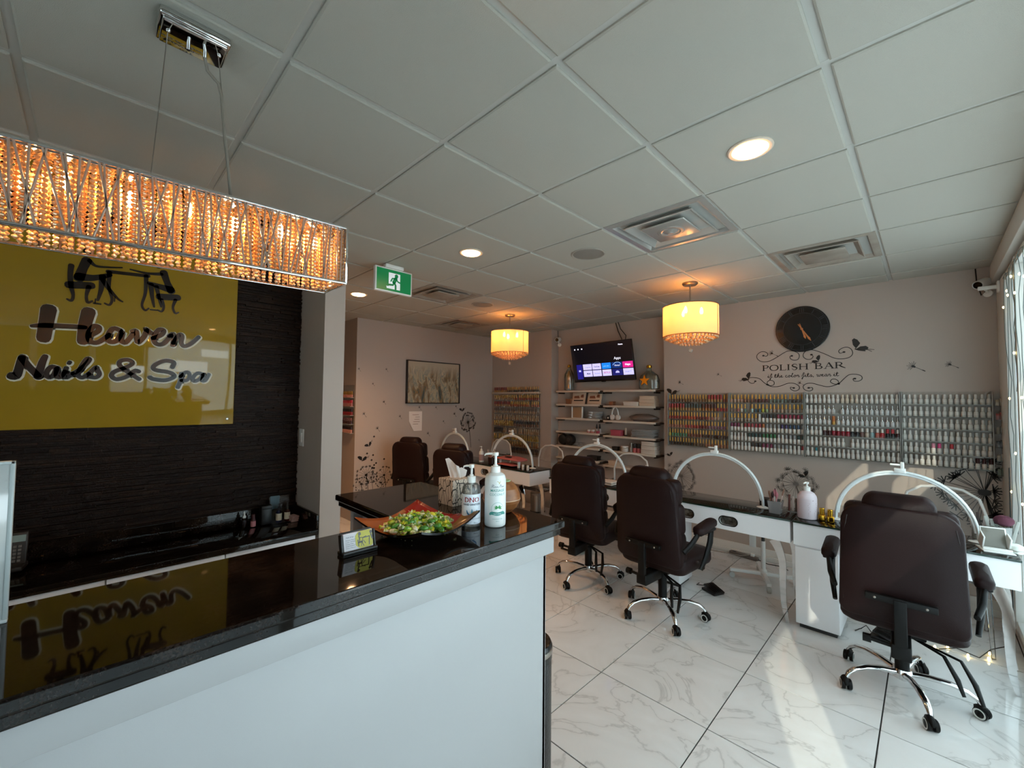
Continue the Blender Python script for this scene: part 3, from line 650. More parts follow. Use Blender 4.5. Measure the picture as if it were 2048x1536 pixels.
# wooden egg diffuser
dx, dy = (-1.226,1.183)
t = thing('aroma_diffuser', 'egg-shaped wood-grain aroma diffuser with a pale green top', 'diffuser', (dx, dy, ZC)); t.scale = (.918,)*3
M_wood = mat('honey_wood', '#9a6236', .35, noise=(22, '#6e4223', .25))
MB().lathe([(.030, 0), (.045, .004), (.066, .022), (.079, .045), (.0825, .058)], 32).build('base_shell', M_wood, t)
MB().lathe([(.0825, .058), (.0835, .0585), (.0835, .0605), (.0825, .061)], 32).build('seam_band', mat('pale_seam', '#c9a98c', .4), t)
MB().lathe([(.0825, .061), (.080, .080), (.070, .105), (.052, .126), (.040, .134)], 32).build('upper_shell', M_wood, t)
MB().lathe([(.040, .134), (.036, .137), (.015, .139), (.008, .137), (0, .136)], 24).build('mist_cap', mat('pale_green_cap', '#9dc49a', .4), t)
# tissue box
tx, ty = (-1.416,1.083)
t = thing('tissue_box', 'cube tissue box printed with leaf line drawings, tissue pulled up', 'tissue box', (tx-.0505, ty+.0505, ZC)); t.scale = (.918,)*3
def leaf_print():
    m = mat('leaf_print_card', '#d9c8b4', .6); tr = m.node_tree; b = tr.nodes['Principled BSDF']
    tc = tr.nodes.new('ShaderNodeTexCoord'); v = tr.nodes.new('ShaderNodeTexVoronoi'); v.feature = 'DISTANCE_TO_EDGE'; v.inputs['Scale'].default_value = 26
    mp = tr.nodes.new('ShaderNodeMapping'); mp.inputs['Rotation'].default_value = (.4, .3, .6); mp.inputs['Scale'].default_value = (1.6, 1.6, .7)
    tr.links.new(tc.outputs['Object'], mp.inputs[0]); tr.links.new(mp.outputs[0], v.inputs['Vector'])
    wv = tr.nodes.new('ShaderNodeTexWave'); wv.inputs['Scale'].default_value = 42; wv.inputs['Distortion'].default_value = 4; tr.links.new(mp.outputs[0], wv.inputs['Vector'])
    r = tr.nodes.new('ShaderNodeValToRGB'); r.color_ramp.elements[0].position = .03; r.color_ramp.elements[0].color = (.03, .025, .02, 1); r.color_ramp.elements[1].position = .055; r.color_ramp.elements[1].color = (1, 1, 1, 1)
    r2 = tr.nodes.new('ShaderNodeValToRGB'); r2.color_ramp.elements[0].position = .06; r2.color_ramp.elements[0].color = (.1, .08, .07, 1); r2.color_ramp.elements[1].position = .14; r2.color_ramp.elements[1].color = lin('#d9c8b4')
    tr.links.new(v.outputs['Distance'], r.inputs[0]); tr.links.new(wv.outputs['Fac'], r2.inputs[0])
    mx = tr.nodes.new('ShaderNodeMix'); mx.data_type = 'RGBA'; mx.blend_type = 'MULTIPLY'; mx.inputs[0].default_value = 1
    tr.links.new(r.outputs[0], mx.inputs[6]); tr.links.new(r2.outputs[0], mx.inputs[7]); tr.links.new(mx.outputs[2], b.inputs['Base Color'])
    return m
MB().bbox((-.055, -.055, 0), (.055, .055, .118), .002).build('box', leaf_print(), t)
MB().lathe([(.034, .1182), (.030, .1190), (.0, .1188)], 20, sx=1, sy=.6).build('slot_film', mat('slot_film', '#c9b9a8', .4), t)
b = MB(); n = 9; rows_ = []
for i in range(7):
    f = i/6; zz = .112+.085*f
    rows_.append([(-.020-.028*f+(.05+.016*f)*(j/(n-1)), .006*math.sin(j*1.5+f*2)+.012*math.sin(j*.8)*f+.004*f, zz+.035*f*(.5-abs(j/(n-1)-.25))-.020*f*(j/(n-1))) for j in range(n)])
vs = [p for r in rows_ for p in r]; b.add(vs, [(i*n+j, i*n+j+1, (i+1)*n+j+1, (i+1)*n+j) for i in range(6) for j in range(n-1)], 0, True)
RT = Matrix.Rotation(math.radians(50), 4, 'Z'); bb = MB(); bb.add(b.v, b.f, 0, True, RT)
bb.add([(.03+.0, .0, .116), (.05, .012, .125), (.056, .02, .15), (.03, .01, .165), (.005, .002, .16), (0, 0, .116)], [(0, 1, 2, 3, 4, 5)], 0, False, RT)
bb.build('tissue', mix_mat('tissue_paper', [(.7, 'ShaderNodeBsdfDiffuse', {'Color': (.86, .83, .8, 1)}), (.3, 'ShaderNodeBsdfTranslucent', {'Color': (.9, .86, .82, 1)})]), t, fix=False)
# square lacquer tray with curled corners
trc = (-1.216, .792)
t = thing('lacquer_tray', 'square red and amber lacquer tray with upturned corners, full of candy', 'tray', (trc[0], trc[1], ZC), math.radians(14)); t.scale = (.918,)*3
def tray_z(x, y):
    hx, hy = abs(x)/.158, abs(y)/.158; r = max(hx, hy); d = min(hx, hy)
    return .008+.030*r**2.6+.034*(hx*hy)**1.7
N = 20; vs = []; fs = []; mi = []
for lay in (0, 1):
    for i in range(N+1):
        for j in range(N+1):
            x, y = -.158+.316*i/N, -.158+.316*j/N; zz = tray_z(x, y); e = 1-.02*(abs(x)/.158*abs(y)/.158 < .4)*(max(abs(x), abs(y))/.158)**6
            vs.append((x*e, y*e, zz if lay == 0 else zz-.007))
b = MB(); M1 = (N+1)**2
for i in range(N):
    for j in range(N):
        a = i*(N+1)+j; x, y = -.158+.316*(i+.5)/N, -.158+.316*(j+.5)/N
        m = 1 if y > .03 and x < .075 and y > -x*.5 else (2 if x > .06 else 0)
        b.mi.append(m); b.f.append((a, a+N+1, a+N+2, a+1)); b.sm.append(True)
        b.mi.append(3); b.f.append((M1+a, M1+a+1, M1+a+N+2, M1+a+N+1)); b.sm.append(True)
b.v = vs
for i in range(N):
    for a, c in (((i)*(N+1), (i+1)*(N+1)), ((i+1)*(N+1)+N, i*(N+1)+N), (i+1, i), (N*(N+1)+i, N*(N+1)+i+1)):
        b.f.append((a, c, M1+c, M1+a)); b.mi.append(3); b.sm.append(False)
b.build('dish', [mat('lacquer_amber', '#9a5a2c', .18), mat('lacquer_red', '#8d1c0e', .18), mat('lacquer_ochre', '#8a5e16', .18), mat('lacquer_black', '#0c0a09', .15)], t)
MB().lathe([(.05, 0), (.056, .001), (.062, .004)], 24).build('foot', mat('lacquer_black', ''), t)
# wrapped candies
cm = [mat('wrap_green', '#3f8a1c', .2, spec=.8, noise=(90, '#b8d84c', .12)), mat('wrap_dark_green', '#23601e', .2, spec=.8, noise=(90, '#58a038', .15)), mat('wrap_white', '#f2eedc', .25, noise=(110, '#8fb04a', .12)), mat('wrap_yellow', '#ece24a', .25, noise=(90, '#7fb02c', .15))]
cme = []
for k in range(4):
    b = MB(); b.ball((0, 0, 0), .0105, 8, sc=(1.35, .8, .75))
    for s in (-1, 1):
        b.add([(s*.012, 0, .002), (s*.012, 0, -.002), (s*.025, .009, .004), (s*.027, .003, -.004), (s*.026, -.003, .005), (s*.025, -.009, -.003)], [(0, 1, 2), (0, 2, 3), (1, 3, 4), (0, 4, 5), (1, 4, 5)], 1)
    me = bpy.data.meshes.new('candy'); me.from_pydata(b.v, [], b.f); me.materials.append(cm[k]); me.materials.append(cm[(k+2) % 4 if k < 2 else k]); me.polygons.foreach_set('material_index', b.mi); me.polygons.foreach_set('use_smooth', b.sm); cme.append(me)
rc = random.Random(11); spots = []
for lay, (cnt, rad) in enumerate(((44, .118), (34, .10), (16, .065))):
    for i in range(cnt):
        for _ in range(60):
            a, r = rc.random()*2*PI, rad*math.sqrt(rc.random()); x, y = r*math.cos(a)*1.0, r*math.sin(a)*1.0
            if all((x-p[0])**2+(y-p[1])**2 > .021**2 for p in spots if p[2] == lay): break
        else: continue
        spots.append((x, y, lay))
ca, sa = math.cos(math.radians(14)), math.sin(math.radians(14))
for x, y, lay in spots:
    ck = rc.choice((0, 0, 0, 1, 1, 2, 2, 3)); o = bpy.data.objects.new('candy', cme[ck]); COL.objects.link(o)
    o.location = (trc[0]+.918*(x*ca-y*sa), trc[1]+.918*(x*sa+y*ca), ZC+.918*tray_z(x, y)+.0125+lay*.0135); o.scale = (1.2,)*3; o.rotation_euler = (rc.uniform(-.5, .5), rc.uniform(-.5, .5), rc.random()*6.28)
    tag(o, ('bright green wrapped candy heaped on the square lacquer tray', 'dark green wrapped candy heaped on the square lacquer tray', 'mostly white wrapped candy heaped on the square lacquer tray', 'yellow wrapped candy heaped on the square lacquer tray')[ck], 'candy', 'wrapped candies on the tray')
# business card holder
hx, hy = -1.177, .567
t = thing('card_holder', 'black business card holder full of white and yellow cards', 'card holder', (hx, hy, ZC)); t.scale = (.918,)*3
MB().bbox((-.035, -.056, 0), (.012, .056, .012), .003).bbox((.004, -.056, .004), (.012, .056, .016), .002).build('base', M_black, t)
TB = Matrix.Rotation(math.radians(-14), 4, 'Y')
MB().bbox((-.018, -.052, .008), (-.014, .052, .072), .002, T=TB).bbox((-.016, -.056, .006), (.004, -.050, .066), .001, T=TB).bbox((-.016, .050, .006), (.004, .056, .066), .001, T=TB).build('back_plate', M_black, t)
CF = TB @ frame((.002, 0, .041), (0, 1, 0), (0, 0, 1)); nc_ = mat('card_white', '#d9d6da', .5)
b = MB()
for i in range(5): b.bbox((-.010+i*.0024, -.0475, .014), (-.0085+i*.0024, .0475, .0665), .0003, T=TB)
b.build('card_stack', nc_, t)
b = MB(); b.prism([(-.001+.028*math.cos(a)+.0, .0255) if 0 else (max(min(.022+.036*math.cos(a), .0465), -.01), max(min(.030*math.sin(a), .0255), -.0255)) for a in [i*2*PI/28 for i in range(28)]], .0003, 0, CF); b.build('yellow_oval', mat('card_yellow', '#bdb648', .5), t, fix=False)
b = MB()
for p, wd in (([(-.002, .0), (-.001, -.018)], .003), ([(0, -.008), (.010, -.007)], .005), ([(.002, .012), (.003, .002), (.003, -.006)], .004), ([(.004, .019), (.0045, .0165)], .009), ([(.005, .006), (.016, .005), (.026, .008)], .0018), ([(.014, .004), (.036, .005)], .003),
              ([(.014, .003), (.012, -.010), (.016, -.020)], .002), ([(.010, -.005), (.008, -.020)], .002), ([(.016, -.004), (.022, -.014)], .002), ([(.036, .004), (.034, -.020)], .003), ([(.042, .018), (.043, .016)], .009), ([(.042, .010), (.046, -.004)], .005)):
    b.stroke(p, wd, .0006, 0, CF, smooth=2)
b.build('card_silhouettes', Mk, t, fix=False)
b = MB(); text_mesh(b, 'Nails & Spa', .0055, CF @ Matrix.Translation((-.040, .012, .0004)), h=.0002)
for i, s in enumerate(('Manicure, Pedicure', 'Acrylic - Gel Nails', 'Waxing, Facial', 'Eyelash Extension', 'Walk-in Welcome')): text_mesh(b, s, .0042, CF @ Matrix.Translation((-.042, .004-.0058*i, .0004)), h=.0002)
b.build('card_lettering', mat('label_ink', ''), t, fix=False)
# on the low back counter
ZB2 = .727
t = thing('dropper_bottle', 'small dark dropper bottle with a white tip on the back counter', 'bottle', (-3.353, 0.782, ZB2)); t.scale = (1.1,)*3
MB().lathe([(.013, 0), (.014, .003), (.014, .045), (.008, .055), (.008, .06)], 16).build('bottle_body', mat('amber_dark', '#171012', .2), t)
MB().lathe([(.009, .058), (.009, .070), (.005, .074), (.005, .088), (.002, .098), (0, .098)], 14).build('dropper_cap', M_whitep, t)
t = thing('nail_oil_bottle', 'small pink labelled bottle between the dropper and the black box', 'bottle', (-3.336, 0.833, ZB2)); t.scale = (1.1,)*3
MB().lathe([(.014, 0), (.015, .003), (.015, .035)], 16).build('bottle_body', mat('pink_label', '#c07a80', .4), t)
MB().lathe([(.015, .035), (.012, .042), (.011, .045), (.011, .075), (0, .077)], 16).build('cap', mat('dark_red_cap', '#3d1518', .35), t)
t = thing('black_box', 'plain black box on the back counter beside two labelled bottles', 'box', (-3.353, 0.911, ZB2)); t.scale = (1.1,)*3
MB().bbox((-.03, -.03, 0), (.03, .03, .115), .003).build('carton', M_black, t)
MB().bbox((-.031, -.031, .095), (.031, .031, .118), .003).build('lid', M_black, t)
t = thing('acrylic_holder', 'clear acrylic stand with a bluish card behind two small bottles', 'display stand', (-3.345, 1.006, ZB2)); t.scale = (1.1,)*3
MB().bbox((-.03, -.06, 0), (.045, .06, .003), .001).bbox((-.03, -.06, 0), (-.027, .06, .16), .001).build('stand', M_clear, t)
MB().bbox((-.0265, -.055, .08), (-.025, .0, .165), .001).build('card', mat('pale_blue_card', '#4d6670', .5), t)
for k, (yy, c, lb) in enumerate(((.989, '#0c1230', 'dark blue bottle with cream label, left of two in the acrylic stand'), (1.045, '#33100c', 'dark red-brown bottle with cream label, right of two in the acrylic stand'))):
    t = thing('spray_bottle', lb, 'bottle', (-3.322, yy, ZB2+.0035), 0, 'two bottles in the acrylic stand'); t.scale = (1.1,)*3
    MB().lathe([(.016, 0), (.017, .003), (.017, .062), (.009, .073), (.008, .078)], 16).build('bottle_body', mat('bottle_dark_%d' % k, c, .2), t)
    MB().lathe([(.0172, .012), (.0174, .013), (.0174, .055), (.0172, .056)], 16).build('label', mat('cream_label', '#cdbfa5', .5), t)
    MB().lathe([(.009, .076), (.0095, .078), (.0095, .096), (.006, .1), (.004, .118), (0, .12)], 12).build('cap', M_black, t)
t = thing('paper_pad_stack', 'small stack of pinkish paper pads near the corner of the back counter', 'paper pads', (-3.297, 1.078, ZB2)); t.scale = (1.1,)*3
for k in range(3): MB().bbox((-.035, -.022, .012*k), (.035, .022, .012*k+.0105), .001, T=Matrix.Rotation(.08*k, 4, 'Z')).build('pad', mat('pink_paper', '#b8958a', .6), t)
t = thing('desk_phone', 'dark desk phone with a small pale screen behind the frosted screen', 'phone', (-3.30, -.263, ZB2+.012), math.radians(-8)); t.scale = (1.1,)*3
MB().bbox((-.05, -.09, 0), (.05, .06, .02), .005).bbox((-.03, -.09, .01), (-.012, .058, .165), .006, T=Matrix.Rotation(math.radians(-12), 4, 'Y')).build('body', mat('phone_grey', '#2b2725', .4), t)
PF = Matrix.Rotation(math.radians(-12), 4, 'Y') @ frame((-.0115, -.015, .09), (0, 1, 0), (0, 0, 1))
MB().prism([(-.06, .03), (.065, .03), (.065, .06), (-.06, .06)], .001, 0, PF).build('screen', mat('lcd_pale', '#93a097', .3), t, fix=False)
b = MB()
for i in range(3):
    for j in range(5): b.bbox((.012+.016*i, -.06+.016*j, 0), (.023+.016*i, -.049+.016*j, .003), .001, T=PF)
b.build('key', mat('key_grey', '#6a625b', .5), t)
MB().tube([(-.03, -.075, .05), (-.02, -.082, .1), (-.04, -.075, .15)], .014, 10).build('handset', M_black, t)
# tall black bin standing against the end of the counter
t = thing('pedal_bin', 'tall black cylindrical bin standing against the end of the counter', 'bin', (-1.215, 1.335, 0))
MB().lathe([(.098, 0), (.10, .006), (.10, .55), (.097, .556)], 32).build('barrel', mat('bin_black', '#1d1d1e', .35, bump=(120, .3)), t)
MB().lathe([(.102, .55), (.102, .60), (.096, .612), (.085, .604), (.05, .596), (0, .594)], 32).build('lid', mat('bin_lid', '#161616', .25), t)
MB().lathe([(.1035, .575), (.1045, .58), (.1045, .59), (.1035, .595)], 32).build('lid_band', M_steel, t)

# ------------------------------------------------------------------ nail polish racks on the back wall
ORD = ['first', 'second', 'third', 'fourth', 'fifth', 'sixth', 'seventh', 'eighth', 'ninth', 'tenth', 'eleventh', 'twelfth', 'thirteenth', 'fourteenth', 'fifteenth', 'sixteenth', 'seventeenth', 'eighteenth', 'nineteenth', 'twentieth', 'twenty-first']
ROW = ['top', 'second', 'third', 'fourth', 'fifth', 'bottom']
PM = {}
def pmat(c, gold=False):
    if c == 'gold': return mat('polish_cap_gold', '#c08a3a', .25, .9)
    if c == 'silver': return mat('polish_cap_silver', '#cfd2d2', .15, .9)
    return mat('polish_' + c[1:], c, .28)
CAPS = {'A': [(.0062, .037), (.0066, .039), (.0058, .060), (.0048, .084), (0, .085)], 'B': [(.0078, .050), (.0092, .052), (.0090, .078), (.0078, .081), (0, .081)],
        'C': [(.0082, .046), (.0075, .055), (.0038, .066), (.0030, .082), (0, .083)], 'D': [(.0088, .046), (.0100, .048), (.0096, .078), (.0085, .080), (0, .080)],
        'E': [(.0100, .044), (.0112, .046), (.0106, .080), (.0095, .082), (0, .082)], 'F': [(.0105, .032), (.0112, .034), (.0112, .078), (.0100, .081), (0, .081)]}
BODS = {'A': [(.0105, 0), (.0118, .002), (.0118, .030), (.0065, .037)], 'B': [(.0130, 0), (.0142, .002), (.0142, .038), (.0110, .046), (.0080, .050)], 'C': [(.0130, 0), (.0142, .002), (.0142, .040), (.0090, .046)],
        'D': [(.0140, 0), (.0152, .002), (.0152, .040), (.0090, .046)], 'E': [(.0130, 0), (.0142, .002), (.0142, .038), (.0100, .044)], 'F': [(.0110, 0), (.0120, .002), (.0118, .030), (.0105, .032)]}
CM, BM = {}, {}
def cap_mesh(s, c):
    if (s, c) not in CM:
        o = MB().lathe(CAPS[s], 8).build('cap', pmat(c)); CM[(s, c)] = o.data; bpy.data.objects.remove(o)
    return CM[(s, c)]
def body_mesh(s, c):
    if (s, c) not in BM:
        o = MB().lathe(BODS[s], 8).build('nail_polish_bottle', pmat(c)); BM[(s, c)] = o.data; bpy.data.objects.remove(o)
    return BM[(s, c)]
COLN = {'#cfcac2': 'white', '#c9c9c6': 'white', '#8e1a2c': 'crimson', '#6a1220': 'dark red', '#16141a': 'black', '#8fb0b4': 'pale blue', '#b05a4a': 'coral', '#a8262c': 'red', '#b8a898': 'beige', '#6a4a44': 'brown', '#2f7f86': 'teal',
        '#d890a4': 'pink', '#d0447a': 'magenta', '#8a2038': 'raspberry', '#2a2226': 'black', '#7a2a4a': 'plum', '#9a2f34': 'red', '#402a5c': 'purple', '#243a58': 'navy', '#24403a': 'dark green', '#2f6a3c': 'green', '#8d8a88': 'grey', '#b8682c': 'orange', '#3a1014': 'dark red'}
W_, G_, SV = '#cfcac2', '#c9c9c6', 'silver'
def seq(*runs): return [(s, b, c) for n, s, b, c in runs for _ in range(n)]
A = lambda n, c: (n, 'A', c, 'gold')
GAP = lambda n=1: (n, None, None, None)
RACKS = [
 (-2.215, -1.535, 21, [
  seq(A(6, '#6a4428'), A(8, '#7d5428'), (5, 'F', '#b88a4a', '#9c1f16'), A(2, '#8a4632')), seq((6, 'F', '#b88a4a', '#9c1c14'), (6, 'F', '#b88a4a', '#3a3f38'), (5, 'F', '#b06a20', '#5a2a18'), A(4, '#9c1714')),
  seq(A(7, '#a01c16'), A(3, '#c0441c'), A(4, '#7c1616'), A(2, '#b4705c'), A(2, '#c09a80'), GAP(), A(1, '#c8ac90'), A(1, '#a87c60')), seq(A(6, '#b4705c'), A(5, '#b3302c'), A(3, '#7c1a24'), A(6, '#8a5a70'), A(1, '#c09a60')),
  seq(A(1, '#c8b44a'), A(6, '#4f8a68'), A(5, '#84483a'), A(9, '#3a1c18')), seq(A(9, '#1c1012'), A(4, '#6a5038'), A(8, '#a8704e'))]),
 (-1.53, -.855, 20, [
  seq(A(4, '#c09880'), A(3, '#8a6048'), A(4, '#5c1c18'), A(5, '#667064'), A(4, '#4a4038')), seq(A(2, '#8a6c5c'), A(1, '#a04c40'), A(1, '#c8c0b4'), A(1, '#70908a'), GAP(), A(1, '#a8c0c0'), A(2, '#1c3a4a'), A(1, '#c8c03a'), A(1, '#8aa07a'), A(9, '#a08a78')),
  seq(A(8, '#a8988a'), (1, 'E', W_, '#c9c9c6'), (4, 'E', W_, '#2a2226'), (7, 'E', W_, '#8a2038')), seq((3, 'E', W_, '#7a2a4a'), (1, 'E', W_, '#b8a898'), (5, 'E', W_, '#9a2f34'), (1, 'E', W_, '#b8682c'), (4, 'E', W_, '#8d8a88'), (2, 'E', W_, '#402a5c'), (3, 'E', W_, '#243a58'), (1, 'E', W_, '#8d8a88')),
  seq((5, 'B', W_, W_), (4, 'E', W_, '#24403a'), (4, 'E', W_, '#2f6a3c'), (2, 'B', W_, G_), (3, 'E', W_, '#8d8a88'), (2, 'E', W_, '#24403a')), seq((4, 'B', W_, W_), (2, 'B', W_, G_), (3, 'E', W_, '#2a2226'), (3, 'E', W_, '#7a2a4a'), (4, 'E', W_, '#8d8a88'), (3, 'B', W_, W_), (1, 'E', W_, '#9a2f34'))]),
 (-.85, -.168, 20, [
  seq((8, 'B', W_, W_), (4, 'B', '#c8bba8', '#c8bba8'), (8, 'B', W_, W_)), seq((4, 'B', W_, W_), (3, 'C', G_, SV), GAP(), (12, 'C', G_, SV)), seq((6, 'C', G_, SV), (1, 'F', '#c8963a', '#b8682c'), (13, 'C', G_, SV)),
  seq((1, 'C', G_, SV), (3, 'B', W_, G_), (2, 'D', '#3a1014', W_), (4, 'D', '#8e1a2c', W_), (2, 'D', '#16141a', W_), (1, 'D', '#6a4a44', W_), (1, 'D', '#b8a898', W_), (1, 'D', '#8fb0b4', W_), (1, 'D', '#b05a4a', W_), (1, 'D', '#a8262c', W_), (2, 'E', '#16141a', '#a8262c'), (1, 'D', '#3a1014', W_)),
  seq((9, 'B', W_, W_), GAP(), (10, 'B', W_, W_)), seq((2, 'B', W_, W_), (1, 'B', W_, '#2f7f86'), (17, 'B', W_, W_))]),
 (-.163, .355, 15, [seq((15, 'B', W_, W_)), seq((15, 'B', W_, W_)), seq((15, 'B', W_, W_)), seq((12, 'B', W_, W_), (3, 'B', W_, G_)),
  seq((5, 'B', W_, W_), (1, 'E', W_, '#d890a4'), (1, 'E', W_, '#d0447a'), (1, 'B', W_, W_), (1, 'E', W_, '#a8262c'), (6, 'B', W_, W_)), seq((12, 'B', W_, W_), (3, 'E', W_, '#3a1014'))])]
RN = ['leftmost', 'second', 'third', 'rightmost']
M_edge = mat('acrylic_edge', '#97958f', .25)
STB = MB(); STM = []
def stuff_bottle(s, bc, cc, x, y, z):
    for prof, c in ((BODS[s], bc), (CAPS[s], cc)):
        m = pmat(c)
        if m not in STM: STM.append(m)
        STB.lathe([p for p in prof], 6, STM.index(m), at=(x, y, z))
rp = random.Random(2); n_ind = 0
for ri in (3, 2, 1, 0):
    xa, xb, nc, rows_ = RACKS[ri]
    t = thing('polish_rack', ('clear acrylic wall rack of gold-capped colourful polish, leftmost of four', 'clear acrylic wall rack of mixed gold and white polish, second from left', 'clear acrylic wall rack of white bottles and one dark red row, third from left', 'clear acrylic wall rack of white bottles nearest the window, rightmost of four')[ri], 'rack', ((xa+xb)/2, 4.938, 1.10), 0, 'polish racks on the clock wall')
    MB().box((xa+.004, 4.934, 1.10), (xb-.004, 4.938, 1.72)).build('back_sheet', M_rackc, t, True)
    for xx in (xa+.003, xb-.003): MB().box((xx-.0025, 4.878, 1.098), (xx+.0025, 4.938, 1.722)).build('side_sheet', M_edge, t, True)
    zs = [1.618-.1005*k for k in range(6)]
    for r in range(6):
        MB().box((xa+.006, 4.882, zs[r]-.007), (xb-.006, 4.934, zs[r]-.001)).build('ledge', M_edge, t, True)
        MB().box((xa+.006, 4.879, zs[r]-.007), (xb-.006, 4.882, zs[r]+.016)).build('front_lip', M_rackc, t, True)
    for r in (5, 4, 3, 2, 1, 0):
        for c in range(nc):
            s, bc, cc = rows_[r][c]
            if s is None: continue
            x = xa+.018+(xb-xa-.036)*(c/(nc-1))+rp.uniform(-.0015, .0015); y = 4.908; z = zs[r]-.001
            if n_ind < 300 and ri > 0:
                n_ind += 1
                o = bpy.data.objects.new('nail_polish_bottle', body_mesh(s, bc)); COL.objects.link(o); o.location = (x, y, z)
                k = bpy.data.objects.new('cap', cap_mesh(s, cc)); COL.objects.link(k); k.parent = o
                desc = 'gold-capped' if cc == 'gold' else {'A': 'gold-capped', 'B': 'white', 'C': 'silver-tipped white', 'D': COLN.get(bc, 'coloured'), 'E': COLN.get(cc, 'coloured') + '-capped', 'F': 'orange'}[s]
                if s == 'B' and cc == '#2f7f86': desc = 'teal-capped'
                tag(o, '%s polish bottle, %s from left, %s row of the %s wall rack' % (desc, ORD[c], ROW[r], RN[ri]), 'nail polish', 'polish bottles in the clock wall racks')
            else: stuff_bottle(s, bc, cc, x, y, z)
# rack on the short wall left of the shelves
t = thing('polish_rack', 'ten-row polish rack with a pale top ledge, between the painting and the shelves', 'rack', (-4.78, 4.938, .72))
MB().box((-5.29, 4.932, .74), (-4.27, 4.938, 1.78)).build('back_sheet', M_rackc, t, True)
MB().bbox((-5.31, 4.86, 1.722), (-4.25, 4.938, 1.752), .003).build('top_ledge', mat('pale_ledge', '#c9b7a4', .5), t, True)
zz_ = [1.622, 1.517, 1.406, 1.299, 1.196, 1.080, .975, .873, .769]
for z in zz_: MB().box((-5.29, 4.875, z-.007), (-4.27, 4.934, z-.001)).build('ledge', M_edge, t, True)
NR = [[('F', '#b88a4a', '#7c1c16')]*8+[('A', '#5c3a24', 'gold')]*4+[('A', '#2c1c14', 'gold')]*14] + [[('A', '#a88a6a', 'gold')]*13+[('A', '#8a2c20', 'gold')]*13, [('F', '#b88a5a', '#8a2418')]*10+[('A', '#a85a3c', 'gold')]*16, [('A', '#a88c70', '#5a4436')]*26,
      [('B', '#a88c6c', '#b09878')]*26, [('A', '#b08a4a', 'gold')]*12+[('E', '#7a5a48', '#1c1416')]*14, [('E', '#4a3a2c', '#2a2028')]*6+[('B', '#a08468', '#b09878')]*20, [('A', '#9c7a2c', 'gold')]*26, [('A', '#7a4c2c', 'gold')]*26, [('E', '#5a4436', '#2a2226')]*26]
for r, z in enumerate([1.752]+zz_):
    for c in range(26):
        if rp.random() < .06: continue
        s, bc, cc = NR[r][c]; stuff_bottle(s, bc, cc, -5.27+.98*c/25+rp.uniform(-.003, .003), 4.905, z-.001)
# rack on the corridor wall
t = thing('polish_rack', 'small wall rack of pink, red and dark polish seen beyond the partition', 'rack', (-5.8, 2.488, 1.14))
MB().box((-6.2, 2.482, 1.15), (-5.41, 2.488, 1.80)).build('back_sheet', M_rackc, t, True)
CR = [('A', '#c8867c', 'gold'), ('E', '#a86a66', '#b02c3c'), ('E', '#8a2430', '#1c1214'), ('B', '#3a1a20', '#8a5a5c'), ('E', '#c08a80', '#2a1418')]
for r in range(5):
    z = 1.635-.118*r
    MB().box((-6.2, 2.43, z-.007), (-5.41, 2.484, z-.001)).build('ledge', M_edge, t, True)
    for c in range(22): stuff_bottle(*CR[r], -6.18+.036*c, 2.46, z-.001)
o = STB.build('nail_polish_bottles', STM); tag(o, 'remaining small polish bottles filling the left racks, too many to single out', 'nail polish', kind='stuff')
# little acrylic rack in the corner by the window
t = thing('corner_rack', 'small clear accessory rack between the right polish rack and the window', 'rack', (.385, 4.90, 1.05))
for k in range(6):
    z = 1.08+.105*k
    MB().box((.362, 4.86, z), (.41, 4.938, z+.004)).box((.362, 4.858, z), (.41, 4.861, z+.035)).build('pocket', M_clear, t, True)
    MB().bbox((.368, 4.88, z+.004), (.385, 4.92, z+.05), .002).bbox((.388, 4.885, z+.004), (.404, 4.92, z+.06), .002).build('packet', mat('packet_%d' % k, ('#5a6a5c', '#a89c8c', '#2a2a2c', '#8a8478', '#9a3c30', '#b0a080')[k], .4), t, True)

# ------------------------------------------------------------------ clock and wall decals
t = thing('wall_clock', 'large round black wall clock with thin roman numerals and copper hands', 'clock', (-.866, 4.938, 2.345))
CT = frame((-.866, 4.938, 2.345), (1, 0, 0), (0, 0, 1))
MB().lathe([(.222, 0), (.224, .003), (.224, .019), (.220, .022), (.02, .022), (0, .022)], 64, T=CT).build('clock_face', mat('clock_black', '#0b0d10', .16), t, True)
b = MB()
def tick(a, dx, r0, r1, wd):
    ca, sa = math.cos(a), math.sin(a); f = lambda r, d: (r*sa+d*ca, r*ca-d*sa)
    b.stroke([f(r0, dx), f(r1, dx)], wd, .0235, 0, CT, h0=.0215, smooth=1, round_ends=False)
for h_, n_ in enumerate((3, 1, 2, 3, 2, 1, 2, 3, 4, 2, 1, 2)):
    for k in range(n_): tick(h_*PI/6, (k-(n_-1)/2)*.016, .165, .205, .0022)
for rr in (.158, .212):
    for i in range(60):
        a0, a1 = 2*PI*i/60, 2*PI*(i+1)/60
        b.stroke([(rr*math.sin(a0), rr*math.cos(a0)), (rr*math.sin(a1), rr*math.cos(a1))], .0012, .0232, 0, CT, h0=.0215, smooth=1, round_ends=False)
b.build('numeral_ring', mat('numeral_grey', '#4a5058', .4), t, True)
M_cop = mat('copper_hand', '#d08a58', .3, .6)
for a, l_, hz in ((math.radians(163), .105, .026), (math.radians(149), .145, .029)):
    b = MB(); sa, ca = math.sin(a), math.cos(a)
    b.stroke([(-sa*.055, -ca*.055), (0, 0), (sa*l_*.6, ca*l_*.6), (sa*l_*.78, ca*l_*.78), (sa*l_, ca*l_)], [.006, .009, .012, .020, .002], hz, 0, CT, h0=hz-.002, smooth=3)
    b.build('clock_hand', M_cop, t, True)
